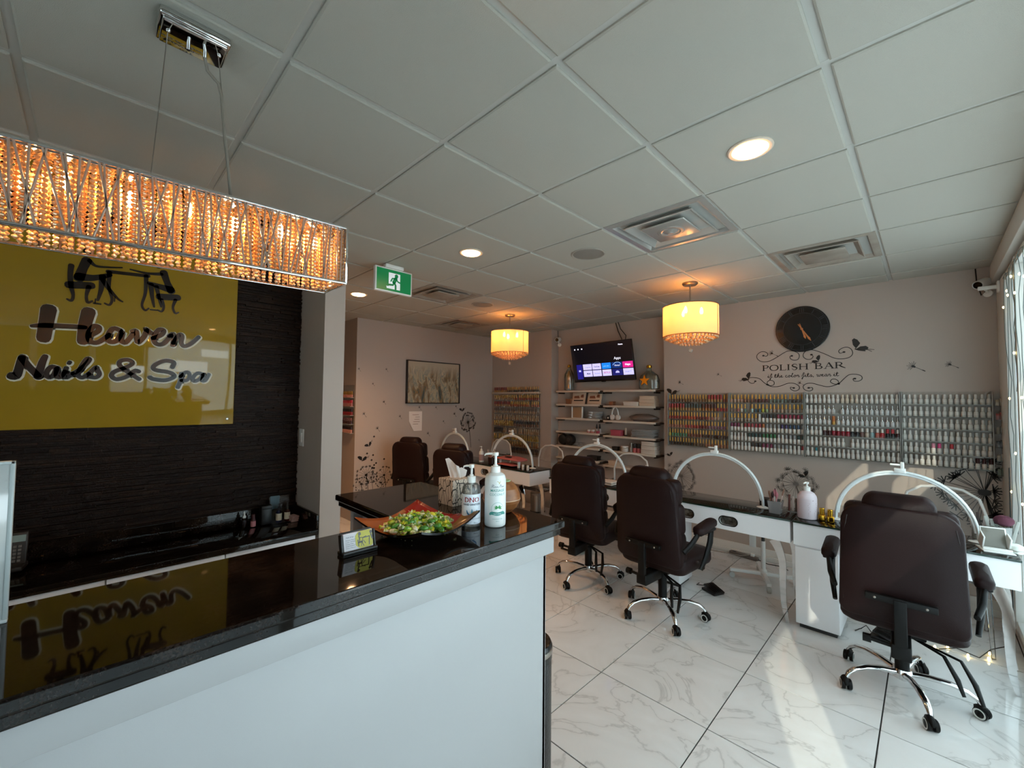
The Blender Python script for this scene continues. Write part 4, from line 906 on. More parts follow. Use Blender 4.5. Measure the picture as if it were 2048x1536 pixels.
MB().lathe([(.011, .022), (.011, .030), (.007, .033), (0, .033)], 16, T=CT).build('hand_pivot', M_cop, t, True)

M_dec = mat('decal_black', '#171210', .5); M_decg = mat('decal_grey', '#6a625c', .6)
def seed(b, x, z, s, a, T):
    d = lambda r, aa: (x+r*s*math.cos(aa), z+r*s*math.sin(aa))
    b.stroke([d(.1, a), d(1.5, a)], .07*s, .001, 0, T, smooth=1); b.stroke([d(1.4, a), d(1.75, a)], .16*s, .0012, 0, T, smooth=1)
    for k in range(9): b.stroke([(x, z), d(.75+.2*(k % 2), a+PI+(k-4)*.36)], .06*s, .001, 0, T, smooth=1)
    b.stroke([d(.15, a), d(-.15, a)], .35*s, .0014, 0, T, smooth=1)
def butterfly(b, x, z, s, a, T, mir=1):
    ca, sa = math.cos(a), math.sin(a); f = lambda u, v: (x+s*(u*mir*ca-v*sa), z+s*(u*mir*sa+v*ca))
    b.prism([f(*p) for p in ((0, 0), (-.35, .35), (-.55, .85), (-.42, 1.05), (-.1, .95), (.22, .62), (.12, .3))], .001, 0, T)
    b.prism([f(*p) for p in ((.05, -.02), (.3, .28), (.75, .42), (1.0, .28), (.95, .02), (.55, -.1))], .001, 0, T)
    b.stroke([f(-.05, -.05), f(.3, -.12), f(.8, -.1)], .12*s, .0015, 0, T); b.stroke([f(.95, .1), f(1.5, .14)], .05*s, .001, 0, T, smooth=1); b.stroke([f(.95, .05), f(1.35, -.08)], .05*s, .001, 0, T, smooth=1)
def dandelion(b, x, z, r, T, stem=0, n=26, rd=None, lim=9):
    rd = rd or random.Random(int(abs(x*997+z*331)))
    for k in range(n):
        a = 2*PI*k/n+rd.uniform(-.1, .1); l = r*rd.uniform(.62, 1.0); e = (min(x+l*math.cos(a), lim-r*.2), z+l*math.sin(a))
        b.stroke([(x, z), e], r*.015, .0009, 0, T, smooth=1, round_ends=False)
        for q_ in range(6):
            aa = a+(q_-2.5)*.6; b.stroke([e, (e[0]+r*.17*math.cos(aa), e[1]+r*.17*math.sin(aa))], r*.026, .001, 0, T, smooth=1, round_ends=False)
    b.stroke([(x-r*.06, z), (x+r*.06, z)], r*.17, .0012, 0, T, smooth=1)
    if stem: b.stroke([(x, z), (x+stem*.10, z-stem*.5), (x+stem*.16, z-stem)], r*.05, .0009, 0, T)
def decal(name, label, cat, loc, fn, m=M_dec, parts=None, group=None):
    t = MB(); fn(t); o = t.build(name, m, fix=False); return tag(o, label, cat, group)
# the lettering group under the clock
t = thing('lettering_decal', 'black wall lettering with scrolls and butterflies under the clock', 'wall decal', (-.866, 4.939, 1.95))
def serif(b, s, x0, z0, h, wid):
    G_ = {'P': (.72, [([(.14, .03), (.14, .97)], .13), ([(.14, .96), (.42, .95), (.60, .74), (.42, .49), (.14, .49)], [.05, .06, .13, .06, .05]), ([(.0, .02), (.28, .02)], .04), ([(.0, .98), (.2, .98)], .04)]),
          'O': (.98, [([(.45, .99), (.16, .84), (.06, .5), (.16, .16), (.45, .01), (.74, .16), (.84, .5), (.74, .84), (.45, .99)], [.05, .09, .13, .09, .05, .09, .13, .09, .05])]),
          'L': (.72, [([(.14, .03), (.14, .97)], .13), ([(0, .98), (.28, .98)], .04), ([(0, .02), (.60, .02)], .05), ([(.60, .02), (.62, .22)], .04)]),
          'I': (.42, [([(.14, .03), (.14, .97)], .13), ([(0, .98), (.28, .98)], .04), ([(0, .02), (.28, .02)], .04)]),
          'S': (.66, [([(.50, .76), (.44, .96), (.24, .98), (.08, .80), (.16, .60), (.38, .46), (.50, .28), (.38, .04), (.18, .02), (.05, .26)], [.04, .05, .07, .12, .13, .13, .12, .07, .05, .04])]),
          'H': (1.0, [([(.14, .03), (.14, .97)], .13), ([(.74, .03), (.74, .97)], .13), ([(.14, .5), (.74, .5)], .05)] + [([(a, c), (a+.28, c)], .04) for a in (0, .6) for c in (.02, .98)]),
          'B': (.80, [([(.14, .03), (.14, .97)], .13), ([(.14, .96), (.42, .94), (.54, .76), (.40, .54), (.14, .53)], [.05, .06, .11, .06, .05]), ([(.14, .53), (.48, .50), (.64, .27), (.46, .04), (.14, .03)], [.05, .06, .13, .06, .05]), ([(0, .02), (.2, .02)], .04), ([(0, .98), (.2, .98)], .04)]),
          'A': (.92, [([(.42, 1.0), (.12, .03)], .05), ([(.42, 1.0), (.76, .03)], .13), ([(.22, .36), (.62, .36)], .045), ([(0, .02), (.24, .02)], .04), ([(.62, .02), (.9, .02)], .04)]),
          'R': (.92, [([(.14, .03), (.14, .97)], .13), ([(.14, .96), (.44, .94), (.58, .74), (.44, .52), (.14, .51)], [.05, .06, .12, .06, .05]), ([(.38, .5), (.56, .26), (.88, .02)], [.12, .12, .06]), ([(0, .02), (.28, .02)], .04), ([(0, .98), (.2, .98)], .04)]), ' ': (.42, [])}
    tot = sum(G_[c][0] for c in s); k = wid/tot; x = x0
    for c in s:
        for p, wd in G_[c][1]: b.stroke([(x+px*k, z0+pz*h) for px, pz in p], [w_*k for w_ in wd] if isinstance(wd, list) else wd*k, .001, 0, WB, smooth=5 if len(p) > 2 else 1, round_ends=False)
        x += G_[c][0]*k
TT = [(-1.22,1.946),(-1.219,2.004),(-0.532,1.933)]
b = MB(); serif(b, 'POLISH BAR', TT[0][0], TT[0][1], TT[1][1]-TT[0][1], TT[2][0]-TT[0][0]); b.build('title_lettering', M_dec, t, True, fix=False)
SCR = {'i': (.30, [[(0, .1), (.10, .5), (.10, .08), (.2, 0), (.32, .14)], [(.12, .72), (.125, .74)]]), 'f': (.42, [[(0, .1), (.22, .9), (.3, 1.0), (.33, .85), (.1, -.45), (.02, -.5), (.05, -.25), (.25, .05), (.44, .14)]]),
       't': (.36, [[(0, .1), (.18, .95), (.12, .1), (.22, 0), (.38, .14)], [(.0, .62), (.34, .66)]]), 'h': (.5, [[(0, .1), (.22, .95), (.26, 1.0), (.24, .8), (.1, 0), (.16, .35), (.3, .5), (.34, .35), (.32, .05), (.42, 0), (.52, .14)]]),
       'e': (.4, [[(0, .14), (.22, .3), (.24, .46), (.14, .5), (.07, .25), (.14, .02), (.28, .02), (.42, .14)]]), 'c': (.4, [[(.26, .42), (.16, .5), (.06, .28), (.12, .03), (.26, 0), (.42, .14)]]),
       'o': (.46, [[(.2, .5), (.06, .3), (.12, .02), (.26, .05), (.3, .32), (.2, .5), (.34, .4), (.48, .42)]]), 'l': (.34, [[(0, .12), (.24, .85), (.26, 1.0), (.18, .9), (.1, .2), (.18, 0), (.36, .14)]]),
       'r': (.4, [[(0, .12), (.12, .52), (.16, .42), (.28, .46), (.24, .1), (.3, 0), (.42, .14)]]), 's': (.38, [[(0, .1), (.2, .52), (.26, .2), (.2, .0), (.06, .03), (.2, .0), (.4, .14)]]),
       'w': (.6, [[(0, .4), (.08, .5), (.08, .1), (.18, 0), (.28, .2), (.3, .5), (.3, .1), (.4, 0), (.52, .3), (.5, .5), (.62, .42)]]), 'a': (.48, [[(.32, .44), (.18, .5), (.06, .25), (.14, .02), (.3, .2), (.34, .48), (.32, .08), (.4, 0), (.5, .14)]]),
       ',': (.26, [[(.12, .06), (.13, 0), (.08, -.14)]]), ' ': (.3, [])}
TG = [(-1.171,1.874),(-1.171,1.914),(-0.587,1.864)]
s_ = 'if the color fits, wear it'; k_ = (TG[2][0]-TG[0][0])/sum(SCR[c][0] for c in s_); hh = (TG[1][1]-TG[0][1])*1.0; x = TG[0][0]; b = MB()
for c in s_:
    for p in SCR[c][1]: b.stroke([(x+px*k_, TG[0][1]+pz*hh) for px, pz in p], .0048, .001, 0, WB, smooth=4)
    x += SCR[c][0]*k_
b.build('tagline_lettering', M_dec, t, True, fix=False)
SW = [[(-1.208,2.106),(-1.179,2.099),(-1.167,2.121),(-1.191,2.144),(-1.232,2.146),(-1.267,2.115),(-1.263,2.075),(-1.221,2.044),(-1.157,2.045),(-1.089,2.08),(-1.032,2.118),(-0.988,2.138),(-0.94,2.133),(-0.903,2.109),(-0.894,2.077),(-0.909,2.047),(-0.941,2.043),(-0.968,2.059),(-0.972,2.082),(-0.957,2.087)],
      [(-0.795,2.088),(-0.782,2.069),(-0.8,2.046),(-0.831,2.045),(-0.859,2.068),(-0.86,2.1),(-0.835,2.129),(-0.788,2.134),(-0.738,2.114),(-0.679,2.081),(-0.617,2.043),(-0.56,2.033),(-0.509,2.042),(-0.483,2.073),(-0.49,2.114),(-0.517,2.137),(-0.554,2.134),(-0.583,2.11),(-0.574,2.086),(-0.545,2.095)],
      [(-1.286,1.841),(-1.301,1.822),(-1.328,1.822),(-1.355,1.85),(-1.343,1.877),(-1.3,1.881),(-1.247,1.867),(-1.206,1.826),(-1.161,1.792),(-1.115,1.78),(-1.059,1.787),(-0.993,1.813),(-0.939,1.81),(-0.9,1.781),(-0.903,1.75),(-0.935,1.736),(-0.967,1.751),(-0.972,1.773),(-0.945,1.766)],
      [(-1.178,1.806),(-1.174,1.832),(-1.148,1.848),(-1.117,1.834),(-1.116,1.804),(-1.143,1.792),(-1.169,1.8)],
      [(-0.822,1.765),(-0.794,1.767),(-0.792,1.746),(-0.82,1.734),(-0.856,1.749),(-0.866,1.781),(-0.839,1.806),(-0.793,1.809),(-0.738,1.791),(-0.684,1.775),(-0.636,1.78),(-0.588,1.803),(-0.549,1.846),(-0.512,1.881),(-0.466,1.885),(-0.426,1.869),(-0.42,1.84),(-0.445,1.821),(-0.476,1.824),(-0.483,1.844),(-0.471,1.845)],
      [(-0.59,1.8),(-0.621,1.798),(-0.65,1.819),(-0.639,1.843),(-0.611,1.843),(-0.591,1.824),(-0.59,1.8)]]
for p in SW:
    b = MB(); b.stroke(p, [.004]+[.0062]*(len(p)-2)+[.004], .001, 0, WB, smooth=5)
    for e in (p[0], p[-1]): b.stroke([(e[0]-.004, e[1]), (e[0]+.004, e[1])], .015, .0012, 0, WB, smooth=1)
    b.build('scroll', M_dec, t, True, fix=False)
for (px, pz), s, a, mr in (((-0.458,2.121), .085, -.25, 1), ((-0.74,2.023), .052, .3, -1), ((-1.351,1.867), .065, .25, -1)):
    b = MB(); butterfly(b, px, pz, s, a, WB, mr); b.build('butterfly', M_dec, t, True, fix=False)
for (px, pz), s, lb in (((-1.13,2.124), .035, 'floating seed decal beside the upper left scroll under the clock'), ((-1.653,1.926), .022, 'floating seed decal left of the lettering, nearer the butterfly scroll'), ((-2.087,1.847), .026, 'floating seed decal above the left end of the polish racks'),
                        ((-0.892,1.814), .024, 'floating seed decal between the two lower scrolls'), ((-0.08,1.937), .046, 'larger floating seed decal right of the lettering'), ((0.135,1.942), .032, 'floating seed decal nearest the window on the clock wall')):
    decal('seed_decal', lb, 'wall decal', 0, lambda b: seed(b, px, pz, s, -.55, WB))
for (px, pz), s, a, mr, lb in (((-2.191,1.71), .075, .3, 1, 'black butterfly decal at the top left corner of the polish racks'), ((-2.207,0.972), .045, -.1, -1, 'small butterfly decal below the left end of the polish racks'), ((-0.861,0.902), .055, .1, -1, 'solid black butterfly decal above the pink lotion bottle'), ((0.379,1.175), .05, .9, 1, 'black butterfly decal at the lower right end of the racks')):
    decal('butterfly_decal', lb, 'wall decal', 0, lambda b: butterfly(b, px, pz, s, a, WB, mr))
for (px, pz), r, st_, mm, lb in (((-2.081,0.745), .17, .5, M_decg, 'grey dandelion decal seen through the middle lamp arch'), ((-0.94,0.818), .17, .5, M_decg, 'grey dandelion decal behind the brush pot and lotion bottle'), ((0.3,0.933), .27, .6, M_dec, 'large black dandelion decal on the back wall beside the window')):
    decal('dandelion_decal', lb, 'wall decal', 0, lambda b: dandelion(b, px, pz, r, WB, st_, 30, lim=.40), mm)
# decals on the painting wall
SD = [((2.526,2.014), .022, 'topmost seed decal left of the painting, at the wall corner'), ((2.926,2.031), .022, 'topmost seed decal just left of the painting'), ((2.73,1.821), .02, 'seed decal halfway up left of the painting, single one there'), ((2.899,1.576), .024, 'seed decal left of the lower left corner of the painting'), ((2.611,1.414), .03, 'seed decal low at the left wall corner, below the painting'), ((3.153,1.369), .026, 'seed decal left of the pinned paper'), ((2.81,1.211), .03, 'seed decal above the left end chair, toward the corner'), ((3.475,1.496), .026, 'seed decal right above the pinned paper'), ((3.633,1.102), .03, 'seed decal between the two back chairs'), ((3.771,1.494), .02, 'seed decal under the middle of the painting'), ((4.156,1.508), .02, 'seed decal under the right end of the painting'), ((4.128,1.388), .03, 'seed decal close left of the tall dandelion'), ((3.916,1.275), .022, 'seed decal low left of the tall dandelion'), ((4.651,0.943), .018, 'seed decal right of the dandelion stem')]
for (py, pz), s, lb in SD: decal('seed_decal', lb, 'wall decal', 0, lambda b: seed(b, py, pz, s, -.9, WL))
decal('dandelion_decal', 'tall dark dandelion decal on the painting wall above the far desk', 'wall decal', 0, lambda b: dandelion(b, 4.408, 1.252, .155, WL, .42, 34))
decal('dandelion_decal', 'low dark flower cluster decal at the left end of the painting wall', 'wall decal', 0, lambda b: [dandelion(b, y, z, r, WL, .2, 16) for (y, z), r in (((2.659,0.595), .14), ((2.731,0.553), .08), ((2.592,0.484), .10))])
decal('dandelion_decal', 'low dark flower cluster decal partly behind the left back chair', 'wall decal', 0, lambda b: [dandelion(b, y, z, r, WL, .2, 14) for (y, z), r in (((2.922,0.564), .12), ((2.88,0.466), .09))])
for (py, pz), s, a, lb in (((2.598,0.794), .075, .4, 'black butterfly decal above the left flower cluster'), ((2.692,0.98), .06, 1.0, 'faint feather-like butterfly decal higher on the painting wall'), ((4.279,1.435), .06, .6, 'small butterfly decal at the top of the tall dandelion')):
    decal('butterfly_decal', lb, 'wall decal', 0, lambda b: butterfly(b, py, pz, s, a, WL))
b = MB(); rd = random.Random(4)
for p in ((735,873),(734,907),(745,909),(742,920),(768,918),(750,926),(748,930),(744,935),(748,936)):
    pass
for y, z in [(2.761,1.104),(2.666,0.882),(2.753,0.854),(2.733,0.788),(2.917,0.785),(2.799,0.741),(2.771,0.717),(2.743,0.679),(2.772,0.676)]: b.stroke([(y-.008, z), (y+.008, z)], .014, .001, 0, WL, smooth=1); b.stroke([(y, z-.014), (y, z+.014)], .006, .001, 0, WL, smooth=1)
tag(b.build('star_decal', M_dec, fix=False), 'scatter of tiny star decals rising from the left flower cluster', 'wall decal')

# ------------------------------------------------------------------ painting, note, television, cameras
def painting():
    m = mat('abstract_city_painting', '#b8a78e', .55); t = m.node_tree; b = t.nodes['Principled BSDF']
    tc = t.nodes.new('ShaderNodeTexCoord'); mp = t.nodes.new('ShaderNodeMapping'); mp.inputs['Scale'].default_value = (1, 9, 3.2)
    n = t.nodes.new('ShaderNodeTexNoise'); n.inputs['Scale'].default_value = 1.1; n.inputs['Detail'].default_value = 6; n.inputs['Roughness'].default_value = .62; n.inputs['Distortion'].default_value = .6
    t.links.new(tc.outputs['Object'], mp.inputs[0]); t.links.new(mp.outputs[0], n.inputs['Vector'])
    r = t.nodes.new('ShaderNodeValToRGB'); el = r.color_ramp.elements; el[0].position = .30; el[0].color = lin('#2c231c'); el[1].position = .72; el[1].color = lin('#c9baa2')
    for p, c in ((.38, '#4f5a54'), (.43, '#8a6a3c'), (.47, '#7d7464'), (.52, '#b9a686'), (.60, '#6f7d78'), (.64, '#c0ac8c')): e = el.new(p); e.color = lin(c)
    t.links.new(n.outputs['Fac'], r.inputs[0])
    sx = t.nodes.new('ShaderNodeSeparateXYZ'); t.links.new(tc.outputs['Object'], sx.inputs[0])
    mr = t.nodes.new('ShaderNodeMapRange'); mr.inputs[1].default_value = .08; mr.inputs[2].default_value = .26; t.links.new(sx.outputs['Z'], mr.inputs[0])
    mx = t.nodes.new('ShaderNodeMix'); mx.data_type = 'RGBA'; mx.inputs[7].default_value = lin('#b3a58f')
    t.links.new(mr.outputs[0], mx.inputs[0]); t.links.new(r.outputs[0], mx.inputs[6]); t.links.new(mx.outputs[2], b.inputs['Base Color'])
    return m
PW = [(3.232,2.187),(4.194,2.194),(4.205,1.564),(3.246,1.555)]
y0, y1, z0, z1 = PW[0][0], PW[1][0], PW[3][1], (PW[0][1]+PW[1][1])/2; yc, zc = (y0+y1)/2, (z0+z1)/2
t = thing('framed_painting', 'abstract city painting in a thin black frame on the left wall', 'painting', (-5.378, yc, zc))
MB().box((0, y0-yc+.012, z0-zc+.012), (.028, y1-yc-.012, z1-zc-.012)).build('canvas', painting(), t)
fr = MB()
for a, c in (((0, y0-yc, z0-zc), (.045, y0-yc+.013, z1-zc)), ((0, y1-yc-.013, z0-zc), (.045, y1-yc, z1-zc)), ((0, y0-yc, z0-zc), (.045, y1-yc, z0-zc+.013)), ((0, y0-yc, z1-zc-.013), (.045, y1-yc, z1-zc))): fr.bbox(a, c, .002)
fr.build('frame', mat('frame_black', '#100d0c', .4), t)
NW = [(3.298,1.439),(3.52,1.436),(3.526,1.152),(3.397,1.158)]
t = thing('pinned_note', 'white paper note with a curled lower corner, under the painting', 'paper', (-5.378, NW[0][0], NW[0][1]))
ny, nz = NW[0]; a, c = NW[1][0]-ny, NW[2][1]-nz
MB().add([(.001, 0, 0), (.001, a, 0), (.001, a, c), (.001, a*.38, c), (.018, a*.12, c*.72), (.004, .0, c*.5), (.022, .03, c*.78)], [(0, 1, 2, 3, 4, 5), (3, 6, 4), (4, 6, 5)]).build('sheet', mat('note_paper', '#eadfd6', .7), t, fix=False)
b = MB()
for i, wd in enumerate((.5, .62, .6, .66, .4)): b.prism([(a*(.5-wd/2), c*(.16+.12*i)), (a*(.5+wd/2), c*(.16+.12*i)), (a*(.5+wd/2), c*(.16+.12*i)-.006), (a*(.5-wd/2), c*(.16+.12*i)-.006)], .0025, 0, frame((.0, 0, 0), (0, 1, 0), (0, 0, 1)), h0=.0015)
b.build('printed_line', mat('faded_print', '#8d6a5c', .6), t, fix=False)
# television
t = thing('television', 'tilted flat television showing app tiles, above the niche shelves', 'television', (-3.152, 4.9, 2.149))
r_, tt = .013, .204; u = Vector((math.cos(r_), 0, math.sin(r_))); v = Vector((-math.sin(r_)*math.cos(tt), -math.sin(tt), math.cos(r_)*math.cos(tt)))
TV = frame((0, 0, 0), u, v); W, H = .959, .534
MB().bbox((-W/2, -H/2, -.035), (W/2, H/2, 0), .004, T=TV).bbox((-.25, -.16, -.075), (.25, .16, -.03), .01, T=TV).build('bezel', mat('tv_black', '#0a0a0b', .2), t)
MB().prism([(-W/2+.008, -H/2+.022), (W/2-.008, -H/2+.022), (W/2-.008, H/2-.008), (-W/2+.008, H/2-.008)], .0015, 0, TV).build('screen', mat('tv_screen', '#050507', .08, emit='#07070c', estr=1), t)
MB().bbox((-.03, -H/2-.008, -.02), (.03, -H/2+.006, .004), .003, T=TV).build('logo_bump', mat('tv_black', ''), t)
MB().box((-.06, .02, -.06), (.06, .208, .06)).build('wall_bracket', M_black, t)
P_ = lambda fu, fv: (-W/2+fu*W, H/2-fv*H)
cols = [(.185, .335), (.345, .49), (.505, .65), (.665, .825), (.835, .99)]; rws = [(.53, .68), (.70, .86)]
tc = [['#b9b6e4', '#b9b6e4', '#1478f0', '#0b2a66', '#c0207c'], ['#b9b6e4', '#b9b6e4', '#b9b6e4', '#161a5c', '#b9b6e4']]
def quad(b, u0, u1, v0, v1, h=.002): b.prism([P_(u0, v1), P_(u1, v1), P_(u1, v0), P_(u0, v0)], h, 0, TV, h0=.0012)
b = MB(); quad(b, .07, .17, .53, .92); b.build('app_tile', mat('tile_indigo', '#10104a', .3, emit='#17166e', estr=1.0), t)
for r in range(2):
    for c in range(5):
        b = MB(); quad(b, cols[c][0], cols[c][1], rws[r][0], rws[r][1]); b.build('app_tile', mat('tile_' + tc[r][c][1:], tc[r][c], .3, emit=tc[r][c], estr=.9), t)
def scr(s, fu, fv, size, m, al='CENTER', bold=0):
    b = MB(); p = P_(fu, fv); text_mesh(b, s, size, TV @ Matrix.Translation((p[0], p[1], .0024)), h=0, align=al, bold=bold); b.build('screen_text', m, t, fix=False)
E_ = lambda n, c, s=1: mat('glow_' + n, c, .4, emit=c, estr=s)
scr('Apps', .765, .46, .05, E_('white', '#f0f0ff')); scr('Home', .835, .115, .026, E_('white', ''), bold=.0008)
scr('Google Play', .27, .625, .018, E_('grey', '#4a5a70')); scr('YouTube', .42, .625, .024, E_('dark', '#201c28'), bold=.0006); scr('prime video', .578, .62, .018, E_('pale', '#a8d0ff')); scr('Disney+', .755, .625, .026, E_('white', '')); scr('Heyu', .912, .625, .036, E_('white', ''), bold=.001)
scr('Music', .27, .795, .026, E_('dark', ''), bold=.001); scr('Play Games', .42, .795, .018, E_('grey', '')); scr('NETFLIX', .578, .795, .028, E_('red', '#a01828'), bold=.0004); scr('Google TV', .912, .79, .02, E_('grey', ''))
b = MB()
for fu in (.075, .135, .2): p = P_(fu, .12); b.prism([(p[0]+.010*math.cos(k*PI/5), p[1]+.010*math.sin(k*PI/5)) for k in range(10)], .0024, 0, TV, h0=.0014)
b.build('screen_icon', E_('white', ''), t, fix=False)
b = MB(); p = P_(.745, .60); b.stroke([(p[0]-.06, p[1]+.0), (p[0]-.02, p[1]+.032), (p[0]+.03, p[1]+.034), (p[0]+.06, p[1]+.01)], .004, .0026, 0, TV, h0=.002); b.build('screen_arc', E_('pale', ''), t, fix=False)
b = MB(); p = P_(.745, .78); b.prism([(p[0]+.03*math.cos(k*PI/9), p[1]-.01+.03*math.sin(k*PI/9)) for k in range(10)], .0026, 0, TV, h0=.002); b.build('screen_dome', E_('lilac', '#a8a8e0'), t, fix=False)
b = MB(); p = P_(.12, .70); b.prism([(p[0]-.015, p[1]-.012), (p[0]+.02, p[1]-.012), (p[0]+.02, p[1]+.012), (p[0]-.015, p[1]+.012)], .0026, 0, TV, h0=.002); b.build('screen_icon', E_('lilac', ''), t, fix=False)
for k, pts in enumerate(([(-3.04, 5.09, 2.70), (-3.0, 5.085, 2.58), (-2.93, 5.06, 2.46), (-2.92, 5.02, 2.40)], [(-2.99, 5.07, 2.70), (-2.95, 5.065, 2.6), (-2.86, 5.05, 2.5), (-2.85, 5.0, 2.38)])):
    tag(MB().tube(pts, .006, 6).build('television_cable', M_black), ('black cable dropping from ceiling to the television, thicker inner one', 'thin black cable beside the other, bowing right to the television')[k], 'cable')
# security cameras
def seccam(loc, rz, tilt, label, wire):
    t = thing('security_camera', label, 'camera', loc, rz)
    T = Matrix.Rotation(tilt, 4, 'X')
    MB().lathe([(.030, -.07), (.034, -.066), (.034, .05), (.030, .058), (.026, .05)], 20, T=T @ Matrix.Rotation(PI/2, 4, 'X')).build('housing', M_whitep, t)
    MB().lathe([(.028, .0515), (.012, .0515), (.011, .047), (0, .046)], 20, T=T @ Matrix.Rotation(PI/2, 4, 'X')).build('lens_face', mat('lens_black', '#0b0b0c', .1), t)
    MB().cyl((0, .02, -.02), (0, .07, -.06), .010, n=10).lathe([(.028, 0), (.028, .012), (0, .014)], 16, T=Matrix.Translation((0, .085, -.07)) @ Matrix.Rotation(PI/2, 4, 'X')).build('mount', M_whitep, t)
    MB().tube(wire, .004, 6).build('lead', M_black, t)
seccam((-3.985, 5.005, 2.545), math.radians(20), math.radians(12), 'white bullet security camera in the niche corner left of the television', [(0, .05, -.05), (-.02, .07, .05), (-.03, .08, .15)])
seccam((.315, 4.845, 2.555), math.radians(-28), math.radians(20), 'white bullet security camera in the corner above the window', [(0, .05, -.05), (-.03, .06, -.08), (-.05, .05, .02), (-.06, .06, .14)])

# ------------------------------------------------------------------ drum pendants
M_shade = mix_mat('drum_shade_fabric', [(.54, 'ShaderNodeBsdfDiffuse', {'Color': (.85, .62, .42, 1)}), (.16, 'ShaderNodeBsdfTranslucent', {'Color': (.95, .72, .48, 1)}), (.30, 'ShaderNodeBsdfTransparent', {'Color': (1, .82, .58, 1)})])
def pendant(x, y, label):
    t = thing('drum_pendant', label, 'pendant lamp', (x, y, 2.70), 0, 'drum pendant lamps')
    z0, z1, r = -.492, -.222, .235
    MB().lathe([(.066, 0), (.066, -.012), (.055, -.024), (0, -.026)], 28).build('canopy', M_steel, t)
    MB().cyl((0, 0, -.02), (0, 0, z1-.02), .007, n=10).build('stem', M_steel, t)
    MB().lathe([(r, z0), (r, z1)], 48).lathe([(r-.002, z1), (r-.002, z0)], 48).build('shade', M_shade, t, fix=False)
    b = MB()
    for z in (z0, z1): b.tube([(r*1.003*math.cos(a*PI/24), r*1.003*math.sin(a*PI/24), z) for a in range(48)], .0035, 6, closed=True)
    for a in range(3): b.tube([(0, 0, z1-.006), (r*math.cos(a*2.094), r*math.sin(a*2.094), z1-.006)], .003, 6)
    b.tube([(r*1.003, 0, z0), (r*1.003, 0, z1)], .0025, 6)
    b.build('shade_rim', mat('rim_bronze', '#7a4a2a', .4), t)
    b = MB()
    for a in range(3):
        an = a*2.094+.5; b.tube([(0, 0, z1-.10), (.06*math.cos(an), .06*math.sin(an), z1-.13), (.095*math.cos(an), .095*math.sin(an), z1-.12)], .005, 8); b.cyl((.095*math.cos(an), .095*math.sin(an), z1-.125), (.095*math.cos(an), .095*math.sin(an), z1-.07), .010, n=10)
    b.cyl((0, 0, z1-.02), (0, 0, z0-.02), .006, n=8)
    b.build('lamp_arm', M_chrome, t)
    for a in range(3):
        an = a*2.094+.5
        MB().lathe([(.009, 0), (.016, .018), (.014, .035), (.004, .062), (0, .064)], 12, at=(.095*math.cos(an), .095*math.sin(an), z1-.07)).build('bulb', mat('candle_bulb', '#ffffff', .3, emit='#ffd590', estr=140), t)
        l = bpy.data.lights.new('lamp', 'POINT'); l.energy = 150; l.color = (1, .53, .20); l.shadow_soft_size = .015
        lo = bpy.data.objects.new('lamp', l); COL.objects.link(lo); lo.parent = t; lo.location = (.095*math.cos(an), .095*math.sin(an), z1-.035)
    for rr, zz, n in ((.222, -.012, 40), (.180, -.030, 34), (.138, -.048, 27), (.092, -.066, 18)):
        b = MB()
        for i in range(n): b.ball((rr*math.cos(2*PI*i/n), rr*math.sin(2*PI*i/n), z0+zz), .0135, 6)
        b.tube([(rr*math.cos(a*PI/16), rr*math.sin(a*PI/16), z0+zz+.013) for a in range(32)], .002, 4, closed=True)
        o = b.build('crystal_tier', M_cry, t); o['kind'] = 'stuff'
    MB().cyl((0, 0, z0-.06), (0, 0, z0-.105), .0015, n=6).ball((0, 0, z0-.125), .021, 12).build('crystal_finial', glass_mat('crystal_ball', (1, .93, .82), 2.0, .02, .15), t)
    return t
pendant(-1.516, 3.819, 'glowing drum pendant with crystal tiers, nearer one beside the clock wall')
pendant(-3.74, 3.725, 'glowing drum pendant with crystal tiers, farther one near the painting')

# ------------------------------------------------------------------ niche shelves and what stands on them
M_shelf = mat('pale_shelf_wood', '#cdbfae', .5)
SH = {}
for nm, xa, xb, zs in (('left', -3.955, -3.21, (1.753, 1.557, 1.355, 1.158, .951, .779)), ('right', -3.14, -2.40, (1.754, 1.547, 1.347, 1.144, .945, .747))):
    for k, z in enumerate(zs):
        t = thing('wall_shelf', 'pale floating shelf, %s of six in the %s column under the television' % (('topmost', 'second', 'third', 'fourth', 'fifth', 'lowest')[k], nm), 'shelf', ((xa+xb)/2, 4.93, z), 0, 'niche shelves')
        MB().bbox((xa, 4.93, z-.013), (xb, 5.108, z+.013), .002).build('board', M_shelf, t, True)
        for xx in (xa+.02, xb-.02): MB().bbox((xx-.012, 4.97, z-.035), (xx+.012, 5.108, z-.013), .002).build('bracket', mat('bracket_dark', '#2c241f', .5), t, True)
        MB().box((xb, 4.96, z-.012), (xb+.055, 5.108, z+.006)).build('side_clip', mat('bracket_dark', ''), t, True)
        SH[(nm[0], k)] = (xa, xb, z+.0132)
def put(col, k, x, y=5.02): return (x, y, SH[(col, k)][2])
def carton(name, label, cat, p, w_, d, h, m, lid=None, rz=0, lip=0):
    t = thing(name, label, cat, p, rz)
    MB().bbox((-w_/2, -d/2, 0), (w_/2, d/2, h), .003).build('body', m, t)
    MB().bbox((-w_/2-.003, -d/2-.003, h*.72), (w_/2+.003, d/2+.003, h+.002), .002).build('lid', lid or m, t)
    return t
